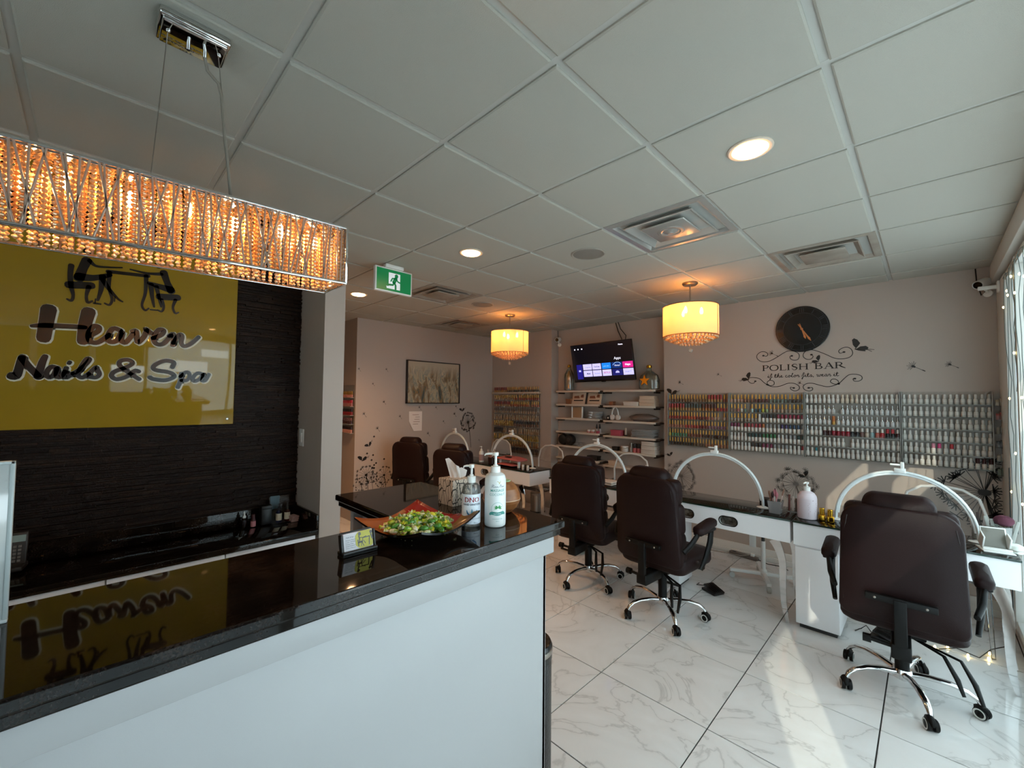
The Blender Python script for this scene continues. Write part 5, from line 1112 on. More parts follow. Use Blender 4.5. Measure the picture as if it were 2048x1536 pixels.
def jar(name, label, cat, p, r, h, m, cm_, ch=.35):
    t = thing(name, label, cat, p)
    MB().lathe([(r*.92, 0), (r, r*.08), (r, h*(1-ch)-r*.1), (r*.8, h*(1-ch))], 16).build('jar_body', m, t)
    MB().lathe([(r*.85, h*(1-ch)), (r*.95, h*(1-ch)+.002), (r*.95, h-.003), (r*.85, h), (0, h)], 16).build('jar_lid', cm_, t)
    return t
M_demi = glass_mat('tinted_bottle_glass', (.80, .84, .76), 2.2, .03, .05)
t = thing('glass_bottle', 'tall green-tinted glass bottle with gold trim, left end of top shelf', 'glass bottle', put('l', 0, -3.78))
MB().lathe([(.060, 0), (.076, .010), (.076, .20), (.068, .25), (.040, .30), (.022, .325), (.020, .345)], 28).build('glass_body', M_demi, t)
MB().lathe([(.020, .345), (.026, .350), (.026, .37), (.016, .385), (0, .388)], 16).build('stopper', M_gold, t)
MB().lathe([(.03, .02), (.035, .03), (.02, .10), (.035, .16), (.03, .22), (.012, .29), (0, .3)], 14).build('gold_ornament', M_gold, t)
t = thing('glass_bottle', 'wide round-shouldered glass bottle with a gold star, right end of top shelf', 'glass bottle', put('r', 0, -2.515))
MB().lathe([(.11, 0), (.135, .012), (.138, .12), (.115, .185), (.06, .225), (.03, .245), (.027, .285)], 32, sy=.55).build('glass_body', M_demi, t)
MB().lathe([(.027, .275), (.034, .28), (.034, .305), (.024, .315), (0, .317)], 16).build('stopper', M_gold, t)
b = MB(); b.prism([((.075 if k % 2 == 0 else .03)*math.sin(k*PI/5), .115+(.075 if k % 2 == 0 else .03)*math.cos(k*PI/5)) for k in range(10)], .012, 0, frame((-.02, -.081, 0), (1, 0, 0), (0, 0, 1))); b.build('gold_star', M_gold, t)
M_card = mat('box_cream', '#c9b39c', .6); M_cardw = mat('box_white', '#d0c6ba', .55); M_dkb = mat('box_dark', '#191617', .5); M_pink = mat('box_pink', '#b04a5a', .5); M_jarw = mat('jar_white', '#d8cfc6', .35); M_clearb = glass_mat('clear_tray', (.86, .84, .80), 1.2, .05, .22)
for x, lb in ((-3.60, 'cream sign card with a picture, left of two on the second shelf'), (-3.33, 'cream sign card with a picture, right of two on the second shelf')):
    t = thing('sign_card', lb, 'card', put('l', 1, x, 4.99), 0, 'two sign cards on the second shelf')
    TC = Matrix.Rotation(math.radians(-14), 4, 'X')
    MB().bbox((-.115, 0, 0), (.115, .008, .172), .002, T=TC).build('card', M_card, t)
    CFm = TC @ frame((0, -.001, 0), (1, 0, 0), (0, 0, 1)); b = MB()
    b.prism([(-.08, .085), (.02, .085), (.0, .125), (-.08, .12)], .001, 0, CFm); b.prism([(.03, .1), (.085, .095), (.08, .145), (.04, .14)], .001, 0, CFm); b.build('picture', mat('card_picture', '#7d4a34', .6), t, fix=False)
    b = MB(); b.prism([(-.08, .045), (.085, .045), (.085, .062), (-.08, .062)], .001, 0, CFm); b.build('caption', M_dkb, t, fix=False)
    MB().tube([(0, .045, .10), (0, .09, .0)], .004, 6).build('prop', M_card, t)
carton('small_basket', 'small brown box at the left end of the second shelf', 'box', put('l', 1, -3.76), .09, .09, .075, mat('box_brown', '#8a5c40', .6))
carton('white_carton', 'flat white box toward the right of the second shelf', 'box', put('r', 1, -2.73, 4.98), .20, .10, .05, M_cardw)
for k in range(3): carton('beige_carton', ('lowest beige flat box at the right end of the second shelf', 'middle beige flat box at the right end of the second shelf', 'topmost beige flat box at the right end of the second shelf')[k], 'box', (-2.515, 5.01, SH[('r', 1)][2]+.0425*k), .21-.01*k, .13, .04, M_card, rz=.02*k)
carton('brown_carton', 'tiny brown box at the left of the right second shelf', 'box', put('r', 1, -3.05), .06, .06, .05, mat('box_brown', ''))
t = thing('photo_frame', 'empty photo stand with two white posts on the third shelf', 'frame', put('l', 2, -3.61, 4.99))
b = MB()
for xx in (-.088, .088): b.bbox((xx-.008, -.01, 0), (xx+.008, .01, .165), .002)
b.build('post', M_whitep, t); MB().bbox((-.08, -.003, .004), (.08, .003, .162), .001).build('panel', mat('tan_panel', '#9c7f60', .5), t); MB().bbox((-.095, -.03, 0), (.095, .03, .006), .001).build('foot', M_whitep, t)
for k in range(3): carton('clear_box', ('lowest clear plastic box right of the photo stand', 'middle clear plastic box right of the photo stand', 'topmost clear plastic box right of the photo stand')[k], 'box', (-3.32+.01*k, 5.0, SH[('l', 2)][2]+.034*k), .17, .11, .032, M_clearb)
t = thing('headphones', 'white headphones standing upright on the third shelf', 'headphones', put('r', 2, -2.995, 5.0))
MB().tube([(-.05*math.cos(a*PI/12), 0, .05+.125*math.sin(a*PI/12)) for a in range(13)], .008, 8).build('headband', M_whitep, t)
for sx in (-1, 1): MB().lathe([(.018, -.02), (.034, -.015), (.038, 0), (.034, .015), (.018, .02)], 16, T=Matrix.Translation((sx*.042, 0, .040)) @ Matrix.Rotation(PI/2, 4, 'X')).build('ear_cup', M_jarw, t)
t = thing('powder_puff', 'round black puff with a white dot beside the headphones', 'puff', put('r', 2, -3.09, 4.99)); MB().ball((0, 0, .033), .033, 14).build('ball', M_dkb, t); MB().lathe([(.012, 0), (.01, .004), (0, .005)], 12, T=Matrix.Translation((.01, -.031, .03)) @ Matrix.Rotation(PI/2, 4, 'X')).build('dot', M_jarw, t)
t = thing('plastic_bag', 'crumpled clear grey bag lying on the right third shelf', 'bag', put('r', 2, -2.60, 5.02)); rb = random.Random(8); b = MB(); b.ball((0, 0, .045), 1, 12, sc=(.20, .07, .045)); b.v = [(x*(1+rb.uniform(-.08, .08)), y*(1+rb.uniform(-.1, .1)), max(.001, z*(1+rb.uniform(-.2, .2)))) for x, y, z in b.v]; b.build('film', mat('grey_film', '#6c5f58', .3), t); MB().bbox((-.12, -.04, .002), (.1, .04, .03), .006).build('content', mat('grey_cloth', '#54474a', .7), t)
for k, x in enumerate((-3.40, -3.335)): jar('cream_jar', ('squat pink-white cream jar, left of two on the fourth shelf', 'squat pink-white cream jar, right of two on the fourth shelf')[k], 'jar', put('l', 3, x, 4.98), .03, .045, mat('jar_pink', '#c98a84', .35), M_jarw, .5)
for k, x in enumerate((-3.285, -3.255)):
    t = thing('nozzle_bottle', ('small bottle with a black nozzle, left of two on the fourth shelf', 'small bottle with a black nozzle, right of two on the fourth shelf')[k], 'bottle', put('l', 3, x, 5.0+.03*k)); MB().lathe([(.018, 0), (.019, .003), (.019, .055), (.008, .065)], 14).build('bottle_body', mat('bottle_greywhite', '#a8a29c', .35), t); MB().lathe([(.013, .062), (.013, .085), (.005, .125), (0, .127)], 12).build('nozzle', M_dkb, t)
carton('pink_tray', 'flat pinkish tray at the inner end of the left fourth shelf', 'tray', put('l', 3, -3.24, 4.96), .03, .05, .03, M_pink)
carton('pink_carton', 'bright pink box on the right fourth shelf', 'box', put('r', 3, -2.955, 4.99), .15, .09, .075, M_pink, M_pink)
t = thing('nail_brush', 'upright wooden-handled brush beside the pink box', 'brush', put('r', 3, -2.83, 4.99)); MB().bbox((-.011, -.008, 0), (.011, .008, .11), .004).build('handle', M_shelf, t); MB().bbox((-.014, -.014, 0), (.014, .014, .02), .004).build('bristles', M_dkb, t)
for k in range(4): carton('clear_tray', ('lowest clear tray at the right end of the fourth shelf', 'second clear tray from the bottom, fourth shelf', 'third clear tray from the bottom, fourth shelf', 'topmost clear tray at the right end of the fourth shelf')[k], 'tray', (-2.57+.008*(k % 2), 5.0, SH[('r', 3)][2]+.0255*k), .30, .14, .024, M_clearb)
t = thing('bluetooth_speaker', 'round black twin speaker at the left end of the fifth shelf', 'speaker', put('l', 4, -3.80, 5.0))
for sx in (-1, 1): MB().lathe([(.03, .05), (.07, .04), (.082, .0), (.07, -.04), (.03, -.05)], 24, T=Matrix.Translation((sx*.062, 0, .082)) @ Matrix.Rotation(PI/2, 4, 'X')).build('drum', M_dkb, t)
MB().lathe([(.03, .052), (.028, .056), (0, .058)], 20, T=Matrix.Translation((.062, 0, .082)) @ Matrix.Rotation(PI/2, 4, 'X')).build('cone', mat('cone_grey', '#3a3535', .4), t)
t = thing('wire_rack', 'small wire rack beside the round black speaker', 'rack', put('l', 4, -3.56, 5.0)); b = MB()
for k in range(6): b.tube([(-.06+.024*k, -.03, 0), (-.06+.024*k, -.03, .055), (-.06+.024*k, .03, .055), (-.06+.024*k, .03, 0)], .002, 5)
for zz in (.004, .054): b.tube([(-.06, -.03, zz), (.06, -.03, zz)], .002, 5)
b.build('wire', M_steel, t); MB().bbox((-.06, -.03, 0), (.06, .03, .003), .001).build('base', M_steel, t)
carton('black_carton', 'small black box near the middle of the right fifth shelf', 'box', put('r', 4, -2.985, 5.0), .08, .06, .05, M_dkb, M_dkb)
jar('glass_jar', 'low glass jar with white lid on the right fifth shelf', 'jar', put('r', 4, -2.84, 4.98), .05, .075, mat('jar_milky', '#c8beb4', .3), M_jarw, .3)
jar('silver_bottle', 'slim silver-topped bottle between the glass jar and pink bottles', 'bottle', put('r', 4, -2.755, 5.0), .022, .12, mat('bottle_greywhite', ''), M_steel, .45)
for k, x in enumerate((-2.70, -2.645)): jar('pink_bottle', ('pink bottle with black cap, left of two on the fifth shelf', 'pink bottle with black cap, right of two on the fifth shelf')[k], 'bottle', put('r', 4, x, 4.99), .025, .115, mat('bottle_pink', '#b85a5a', .35), M_dkb, .5)
for k in range(3): carton('white_carton', ('lowest white box in the stack on the right fifth shelf', 'middle white box in the stack on the right fifth shelf', 'topmost white box in the stack on the right fifth shelf')[k], 'box', (-2.50, 5.01, SH[('r', 4)][2]+.052*k), .19-.01*k, .13, .048, M_cardw)
carton('black_case', 'long black case on the lowest left shelf behind the chairs', 'box', put('l', 5, -3.33, 5.0), .16, .10, .06, M_dkb, M_dkb)
carton('wicker_basket', 'small beige basket on the lowest right shelf', 'basket', put('r', 5, -2.99, 5.0), .16, .10, .06, M_card, M_card)

# ------------------------------------------------------------------ manicure desks
M_dglass = mat('black_glass', '#0a0d0b', .03, spec=.6); M_dedge = mat('green_glass_edge', '#0f2a22', .1)
M_vent = mat('vent_mottled', '#2a2622', .2, .4, noise=(40, '#8d867c', .2))  # pale mottling paints a reflection into the dark vent recess
def capsule(cx, cz, w_, h, n=10):
    r = h/2; return [(cx+(w_/2-r)+r*math.cos(a), cz+r*math.sin(a)) for a in [-PI/2+PI*i/n for i in range(n+1)]] + [(cx-(w_/2-r)+r*math.cos(a), cz+r*math.sin(a)) for a in [PI/2+PI*i/n for i in range(n+1)]]
def desk(x0, x1, label, vents, cabs, legs, y0=3.645, y1=4.09):
    t = thing('manicure_desk', label, 'desk', ((x0+x1)/2, y0, 0), 0, 'white manicure desks with black glass tops')
    MB().bbox((x0, y0, .747), (x1, y1, .760), .002).build('glass_top', [M_dglass], t, True)
    MB().bbox((x0+.0005, y0-.0008, .7475), (x1-.0005, y0+.002, .7595), .0006).build('glass_edge', M_dedge, t, True)
    za, zb = .59, .746; ya = y0+.008
    fp = MB(); segs = sorted(vents); xs = [x0+.005] + [s for v in segs for s in (v-.085, v+.085)] + [x1-.005]
    for i in range(0, len(xs), 2): fp.box((xs[i], ya, za), (xs[i+1], ya+.016, zb))
    for v in segs:
        cp = capsule(v, (za+zb)/2-.006, .135, .068); n = len(cp); rc_ = []
        for (px, pz) in cp:
            dx, dz = px-v, pz-(za+zb)/2+.006; k = min(.085/abs(dx) if abs(dx) > 1e-9 else 9e9, (zb-(za+zb)/2)/abs(dz) if abs(dz) > 1e-9 else 9e9); rc_.append((v+dx*k, min(max((za+zb)/2-.0+dz*k, za), zb)))
        fp.add([(p[0], ya, p[1]) for p in cp]+[(p[0], ya, p[1]) for p in rc_]+[(p[0], ya+.016, p[1]) for p in cp], [(j, (j+1) % n, n+(j+1) % n, n+j) for j in range(n)]+[(j, 2*n+j, 2*n+(j+1) % n, (j+1) % n) for j in range(n)])
        for a, c in (((v-.085, za), (v-.085, zb)), ((v+.085, za), (v+.085, zb))): pass
        sx = [(v+s*.085, zz) for s, zz in ((1, zb), (-1, zb), (-1, za), (1, za))]
        for cx_, cz_ in sx:
            near = sorted(rc_, key=lambda p: (p[0]-cx_)**2+(p[1]-cz_)**2)[:2]; fp.add([(cx_, ya, cz_), (near[0][0], ya, near[0][1]), (near[1][0], ya, near[1][1])], [(0, 1, 2)])
    fp.build('front_panel', M_white, t, True)
    for v in segs:
        cp = capsule(v, (za+zb)/2-.006, .139, .072); o = MB().tube([(p[0], ya-.001, p[1]) for p in cp], .0038, 6, closed=True).build('vent_rim', mat('vent_rim_dark', '#161616', .15, .6), t, True)
        MB().prism(capsule(0, 0, .132, .066), .003, 0, frame((v, ya+.03, (za+zb)/2-.006), (1, 0, 0), (0, 0, 1))).build('vent_recess', M_vent, o, True)
    MB().box((x0+.005, ya+.016, za), (x0+.02, y1-.01, zb)).box((x1-.02, ya+.016, za), (x1-.005, y1-.01, zb)).box((x0+.005, y1-.026, za), (x1-.005, y1-.01, zb)).box((x0+.02, ya+.05, za), (x1-.02, y1-.026, za+.012)).build('drawer_box', M_white, t, True)
    for ca, cb, cy1 in cabs:
        MB().bbox((ca, y0+.02, .03), (cb, cy1, za), .003).build('pedestal_cabinet', M_white, t, True)
        MB().bbox((ca+.003, y0+.013, .035), (cb-.003, y0+.021, za-.012), .002).build('cabinet_door', M_white, t, True)
        MB().box((ca+.02, y0+.04, 0), (cb-.02, cy1-.02, .03)).build('plinth', M_black, t, True)
    for lx, ly in legs:
        pts = [(-.055, .588), (-.03, .54), (-.008, .47), (0, .40), (.0, .25), (.006, .12), (.022, .03), (.028, .003)]; wds = [.070, .058, .048, .044, .040, .034, .026, .02]
        s = MB().stroke([(p[0], p[1]) for p in pts], wds, .012, 0, frame((lx, ly, 0), (1, 0, 0), (0, 0, 1)), smooth=4, round_ends=False); s.build('leg', M_chrome, t, True)
    return t
desk(-.722, .352, 'white manicure desk with black glass top nearest the window', [], [(-.712, -.455, 4.05)], [(.30, 3.70), (.32, 4.04)])
desk(-1.885, -.732, 'middle white manicure desk with two oval vents in its front', [-1.50, -1.16], [(-1.80, -1.56, 3.93)], [(-.79, 3.68), (-.78, 4.04)])
desk(-3.02, -1.893, 'white manicure desk behind the two middle chairs, left of the vented desk', [-2.72, -2.33], [(-2.90, -2.64, 3.95)], [(-1.96, 4.04)])
desk(-5.34, -3.39, 'long far manicure desk beside the painting wall', [-4.9, -4.2], [(-4.65, -4.40, 4.05)], [(-3.46, 3.72), (-3.46, 4.06), (-5.2, 4.04)], 3.73, 4.14)
# LED arch lamps standing on the desks
def arch_lamp(x, y, hw, h, label, clip=True, rz=0):
    t = thing('arch_lamp', label, 'desk lamp', (x, y, .7602), rz, 'white arch lamps on the desks')
    A_ = [(-hw*math.cos(a*PI/28), 0, .006+(h-.02)*math.sin(a*PI/28)**.92) for a in range(29)]
    MB().tube(A_, .0165, 10, flat=.62, ref=(0, 0, 1)).build('arch', mat('arch_white_acrylic', '#dfe6e6', .25), t)
    MB().tube([(p[0]*.972, p[1], .006+(p[2]-.006)*.968) for p in A_[1:-1]], .0095, 8, ref=(0, 0, 1)).build('light_strip', mat('diffuser_strip', '#eef1f0', .4), t)
    for s in (-1, 1): MB().lathe([(.046, 0), (.050, .002), (.048, .006), (.03, .010), (.02, .014)], 24, at=(s*hw, 0, 0), sy=.72).build('base_plate', M_whitep, t)
    if clip:
        MB().bbox((-.03, -.018, h-.02), (.03, .018, h+.012), .004).bbox((.002, -.014, h+.008), (.022, .014, h+.055), .004).bbox((-.05, -.012, h+.03), (.01, -.006, h+.042), .002).build('phone_clip', M_whitep, t)
    return t
arch_lamp(-.145, 3.92, .355, .405, 'white arch lamp on the desk nearest the window')
arch_lamp(-1.345, 3.90, .375, .42, 'white arch lamp on the middle desk with oval vents')
arch_lamp(-2.56, 3.90, .36, .40, 'white arch lamp between the two middle chairs')
arch_lamp(-3.93, 3.97, .375, .41, 'white arch lamp over the pink arm rest on the far desk')
arch_lamp(-5.0, 3.85, .33, .38, 'white arch lamp at the painting end of the far desk')
# clear ghost chairs on the wall side
def ghost_chair(x, y, label, rz=0):
    t = thing('ghost_chair', label, 'chair', (x, y, 0), rz, 'clear acrylic chairs along the wall')
    hoop = [(-.20, 0, .46), (-.215, .02, .62), (-.225, .03, .80), (-.19, .04, .93), (-.11, .045, .985), (0, .05, 1.0), (.11, .045, .985), (.19, .04, .93), (.225, .03, .80), (.215, .02, .62), (.20, 0, .46)]
    MB().tube(hoop, .011, 8).build('back_hoop', mat('milky_acrylic', '#dcd8d2', .15), t)
    b = MB(); n = len(hoop); b.add([(p[0]*.97, p[1]+.002, p[2]-.006) for p in hoop], [tuple(range(n))]); b.build('back_panel', M_clear, t, fix=False)
    MB().cushion(.44, .42, .02, .06, T=Matrix.Translation((0, -.19, .45)) @ Matrix.Rotation(PI/2, 4, 'X'), puff=.004).build('seat', M_clear, t)
    for sx in (-1, 1):
        MB().tube([(sx*.19, 0, .45), (sx*.205, .05, 0)], [.017, .011], 8).build('leg', M_clear, t); MB().tube([(sx*.19, -.38, .45), (sx*.205, -.41, 0)], [.017, .011], 8).build('leg', M_clear, t)
        MB().tube([(sx*.222, .025, .68), (sx*.235, -.2, .67), (sx*.21, -.36, .60), (sx*.19, -.38, .45)], .010, 8).build('arm', M_clear, t)
ghost_chair(.06, 4.52, 'clear acrylic chair behind the window-end desk lamp')
ghost_chair(-2.50, 4.50, 'clear acrylic chair with white edge left of the middle chair')
ghost_chair(-3.72, 4.50, 'clear acrylic chair at the right end of the far desk', .0)
ghost_chair(-4.78, 4.56, 'clear acrylic chair behind the far desk, left one')

# ------------------------------------------------------------------ office chairs
M_lea = mat('dark_brown_leather', '#1d0f0f', .48, spec=.16, bump=(260, .12))
M_nyl = mat('black_nylon', '#0c0c0c', .5, spec=.2)
def caster_mesh():
    b = MB()
    b.tube([(0, 0, .060), (0, 0, .05)], [.008, .010], 8, 0)
    b.tube([(-.006, .022, .030), (-.006, .016, .050), (-.004, 0, .060), (-.004, -.020, .050), (-.004, -.028, .032)], [.008, .016, .019, .016, .008], 8, 0, flat=.9)
    for s in (-1, 1):
        T = Matrix.Translation((s*.015, 0, .029)) @ Matrix.Rotation(PI/2*s, 4, 'Y')
        b.lathe([(.020, -.010, 0), (.0285, -.008, 0), (.0290, .006, 0), (.0255, .010, 1), (.0195, .0105, 1), (.0185, .0085, 0), (.006, .0095, 0), (0, .0095, 0)], 20, T=T)
    return b
cas = None
def office_chair(label, x, y, yaw, base_rot):
    global cas
    t = thing('office_chair', label, 'chair', (x, y, 0), yaw, 'brown leather office chairs')
    lean = lambda p: (p[0], p[1]-.055*((p[2])/.62)-.018*math.cos(min(1.5, abs(p[0])/.26*1.4)) , p[2])
    TB_ = Matrix.Translation((0, -.215, .755))
    MB().cushion(.52, .625, .055, (.105, .05), T=TB_, puff=.004, inset=.010, deform=lean, wtop=.475, nc=8).build('backrest_shell', M_lea, t)
    TBf = Matrix.Translation((0, -.145, .77))
    bc = MB()
    for zz, hh in ((-.19, .235), (.01, .235), (.20, .19)):
        bc.cushion(.485, hh, .10, .045, T=TBf, puff=.008, inset=.012, deform=lambda p, zz=zz: lean((p[0]*(1-.05*(zz > .1)), p[1], p[2]+zz)), nc=4)
    bc.build('backrest_cushion', M_lea, t)
    MB().cushion(.315, .20, .13, .05, T=Matrix.Translation((0, -.138, 1.030)), puff=.015, inset=.03, deform=lambda p: (p[0]*(1-.12*max(0, p[2])/.1), p[1]-.045, p[2]), nc=6).build('headrest', M_lea, t)
    sp = MB(); sp.tube([(p[0], p[1], p[2]) for p in [(TB_ @ Vector(lean((.255*math.cos(a) if abs(math.cos(a)) > .2 else .255*math.cos(a), -.022, .30*math.sin(a)))))[:] for a in []] or [(-.236, -.225, .52), (-.243, -.245, .8), (-.21, -.272, 1.0)]], .003, 5); sp.tube([(.236, -.225, .52), (.243, -.245, .8), (.21, -.272, 1.0)], .003, 5); sp.build('piping', mat('leather_piping', '#1c1110', .5), t)
    MB().cushion(.52, .50, .11, .07, T=Matrix.Translation((0, .055, .445)) @ Matrix.Rotation(PI/2, 4, 'X'), puff=.02, inset=.025).build('seat', M_lea, t)
    MB().cushion(.48, .05, .04, .02, T=Matrix.Translation((0, .18, .375)), puff=.004).build('footrest', M_nyl, t)
    for sx in (-1, 1):
        MB().cushion(.075, .27, .055, .03, T=Matrix.Translation((sx*.315, .03, .725)) @ Matrix.Rotation(PI/2+math.radians(6), 4, 'X'), puff=.008, inset=.014).build('armrest_pad', M_lea, t)
        b = MB(); b.bbox((sx*.315-.028, -.095, .682), (sx*.315+.028, .15, .702), .006)
        b.tube([(sx*.315, .13, .69), (sx*.318, .10, .60), (sx*.31, .05, .50), (sx*.295, .0, .42)], [.030, .034, .030, .024], 8, flat=.5, ref=(1, 0, 0))
        b.tube([(sx*.315, -.08, .69), (sx*.30, -.15, .63), (sx*.275, -.21, .58)], [.022, .026, .022], 8, flat=.6, ref=(1, 0, 0))
        b.build('armrest_bracket', M_nyl, t)
    b = MB(); b.bbox((-.14, -.292, .572), (.14, -.262, .606), .004); b.bbox((-.026, -.300, .36), (.026, -.272, .60), .004); b.build('back_bracket', M_nyl, t)
    for sx in (-.1, .1): MB().lathe([(.006, 0), (.006, .002), (.004, .004), (0, .004)], 8, T=Matrix.Translation((sx, -.292, .589)) @ Matrix.Rotation(PI/2, 4, 'X')).build('bolt', M_steel, t)
    b = MB(); b.bbox((-.10, -.10, .345), (.10, .14, .392), .008); b.bbox((-.04, -.30, .30), (.04, -.08, .375), .008); b.cyl((-.035, -.24, .34), (-.13, -.24, .345), .010, n=10); b.cyl((-.12, -.24, .345), (-.155, -.24, .345), .022, n=12); b.build('tilt_mechanism', M_nyl, t)
    for sx, l_ in ((.10, .0), (.16, .04)): MB().tube([(.05, -.08, .345), (sx+.06, -.16, .33), (sx+.10, -.24, .27), (sx+.12, -.27-l_, .21)], [.008, .010, .013, .008], 8, flat=.55).build('adjust_lever', M_nyl, t)
    MB().cyl((0, 0, .30), (0, 0, .36), .014, n=14).build('gas_piston', M_chrome, t)
    MB().lathe([(.030, .10), (.032, .12), (.032, .30), (.028, .31)], 20).build('gas_lift_cover', M_nyl, t)
    MB().lathe([(.03, .075), (.045, .085), (.048, .115), (.040, .135), (0, .135)], 20).build('base_hub', M_chrome, t)
    for k in range(5):
        T = Matrix.Rotation(base_rot-yaw+k*2*PI/5, 4, 'Z')
        pts = [(.03, 0, .112), (.11, 0, .125), (.19, 0, .126), (.25, 0, .113), (.285, 0, .090), (.300, 0, .064)]
        lg = MB().tube(pts, [.021, .019, .018, .017, .015, .012], 10, flat=.72, T=T).build('leg', M_chrome, t)
        if cas is None: cas = caster_mesh().build('caster', [M_nyl, mat('caster_white_ring', '#cfcfc9', .35)], lg); c = cas
        else: c = bpy.data.objects.new('caster', cas.data); COL.objects.link(c); c.parent = lg
        p = T @ Vector((.300, 0, 0)); c.location = p; c.rotation_euler = (0, 0, base_rot-yaw+k*2*PI/5+(1.0, 2.3, .5, 2.8, 1.6)[k])
    return t
D_ = math.radians
office_chair('large brown leather office chair nearest the camera, beside the window', -.133, 3.275, D_(2), D_(4))
office_chair('brown leather office chair at the middle desk, between two other chairs', -1.470, 3.14, D_(-4), D_(24))
office_chair('brown leather office chair half hidden behind the counter corner, third from window', -2.215, 3.24, D_(6), D_(50))
office_chair('dark leather chair at the far desk, right of the two back chairs', -3.80, 3.06, D_(14), D_(10))
office_chair('dark leather chair nearest the painting wall, leftmost chair', -4.83, 3.13, D_(20), D_(30))

# ------------------------------------------------------------------ things on and under the desks
ZD = .7602
t = thing('brush_pot', 'clear square pot of makeup brushes on the middle desk', 'brush pot', (-.86, 3.80, ZD))
MB().add([(-.036, -.036, 0), (.036, -.036, 0), (.036, .036, 0), (-.036, .036, 0), (-.046, -.046, .095), (.046, -.046, .095), (.046, .046, .095), (-.046, .046, .095)], [(0, 3, 2, 1), (0, 1, 5, 4), (1, 2, 6, 5), (2, 3, 7, 6), (3, 0, 4, 7)]).build('pot', glass_mat('smoky_pot', (.55, .52, .53), 1.4, .03, .18), t, fix=False)
MB().tube([(-.046, -.046, .095), (.046, -.046, .095), (.046, .046, .095), (-.046, .046, .095)], .0025, 5, closed=True).build('pot_rim', M_clear, t)
rb = random.Random(6)
for k in range(9):
    a = rb.random()*6.28; bx, by = .022*math.cos(a), .022*math.sin(a); tx_, ty_ = .055*math.cos(a)+rb.uniform(-.01, .01), .05*math.sin(a); h = rb.uniform(.14, .2)
    c = ('#c48a8e', '#3a1c18', '#9c6a4a', '#d8d4d0', '#b08a80', '#5a2a22', '#c8a898', '#8a8480', '#d0b8b0')[k]
    o = thing('makeup_brush', ('pink-handled brush in the pot, leaning back', 'dark short brush at the left of the pot', 'brown wooden brush in the middle of the pot', 'white handled brush in the pot', 'rosy tan brush in the pot', 'dark red brush in the pot', 'pale peach brush in the pot', 'grey metal file in the pot', 'pale pink file in the pot')[k], 'brush', (-.86, 3.80, ZD), 0, 'brushes in the clear pot')
    MB().tube([(bx, by, .008), (tx_*.8, ty_*.8, h*.72)], [.003, .0045], 6).build('handle', mat('brush_handle_%d' % k, c, .35), o)
    MB().tube([(tx_*.8, ty_*.8, h*.72), (tx_*.93, ty_*.93, h*.88), (tx_, ty_, h)], [.0045, .011 if k in (0, 4) else .006, .003], 8).build('bristle_head', mat('bristle_%d' % (k % 3), ('#b06a74', '#2c1814', '#8d6a58')[k % 3], .7), o)
t = pump_bottle('lotion_bottle', 'large pale pink pump lotion bottle at the desk joint', -.655, 3.80, ZD, [(.054, 0), (.061, .004), (.062, .012), (.062, .150), (.058, .170), (.045, .190), (.024, .202), (.020, .205)], mat('bottle_palepink', '#dccfd6', .3), (.022, .204, .232, .268, -.03), D_(60))
b = MB(); RL = Matrix.Rotation(D_(-15), 4, 'Z')
for z, l_ in ((.14, .006), (.118, .05), (.105, .065), (.09, .055), (.075, .06), (.062, .04)): wrapT(b, .0624, RL, [(-l_/2, z), (l_/2, z+.002)], .004, 0)
for z in (.03, .042, .05): wrapT(b, .0624, RL, [(-.03, z), (.01, z+.004)], .003, 0)
b.build('label_print', mat('label_rose_grey', '#a88a88', .5), t, fix=False)
for k, (gx, gy, lb) in enumerate(((-.565, 3.80, 'gold metal polish bottle, left of two by the pink lotion'), (-.515, 3.785, 'gold metal polish bottle, right of two by the pink lotion'))):
    t = thing('gold_bottle', lb, 'bottle', (gx, gy, ZD), .3*k, 'two gold bottles on the desk')
    MB().bbox((-.021, -.021, 0), (.021, .021, .045), .005).build('bottle_body', M_gold, t); MB().lathe([(.016, .045), (.0165, .048), (.0165, .088), (.014, .092), (0, .092)], 20).build('cap', M_gold, t)
t = thing('black_case', 'black flat case behind the brush pot on the middle desk', 'box', (-.945, 4.015, ZD)); MB().bbox((-.07, -.05, 0), (.07, .05, .055), .008).build('case', M_dkb, t); MB().bbox((-.071, -.051, .036), (.071, .051, .060), .006).build('lid', M_dkb, t)
t = thing('cosmetic_stand', 'clear stand of nail files between brush pot and lotion bottle', 'stand', (-.765, 3.94, ZD)); MB().bbox((-.05, -.03, 0), (.05, .03, .004), .001).bbox((-.05, .027, 0), (.05, .03, .12), .001).build('stand', M_clear, t)
for k in range(4): MB().bbox((-.04+.024*k, -.008, .004), (-.024+.024*k, -.002, .13-.012*k), .002, T=Matrix.Rotation(-.12, 4, 'X')).build('nail_file', mat('file_%d' % k, ('#6a3a34', '#b8a8a0', '#3a2a26', '#c8b8b4')[k], .6), t)
t = thing('arm_rest', 'pink padded arm rest slab on white feet on the far desk', 'arm rest', (-3.88, 3.90, ZD))
b = MB(); b.cushion(.42, .20, .022, .03, T=Matrix.Translation((0, .02, .085)) @ Matrix.Rotation(PI/2, 4, 'X') @ Matrix.Rotation(.0, 4, 'Y'), puff=.004); b.cushion(.34, .17, .016, .03, T=Matrix.Translation((-.02, -.02, .025)) @ Matrix.Rotation(PI/2, 4, 'X'), puff=.004)
b.v = [(x, y, z+.03*(1-(x/.21)**2)*(z > .06)) for x, y, z in b.v]; b.build('pad', mat('salmon_pink_pad', '#c06a68', .45), t)
for sx in (-.17, .17): MB().lathe([(.018, 0), (.018, .06), (.022, .085)], 14, at=(sx, -.02, 0)).build('foot', M_whitep, t)
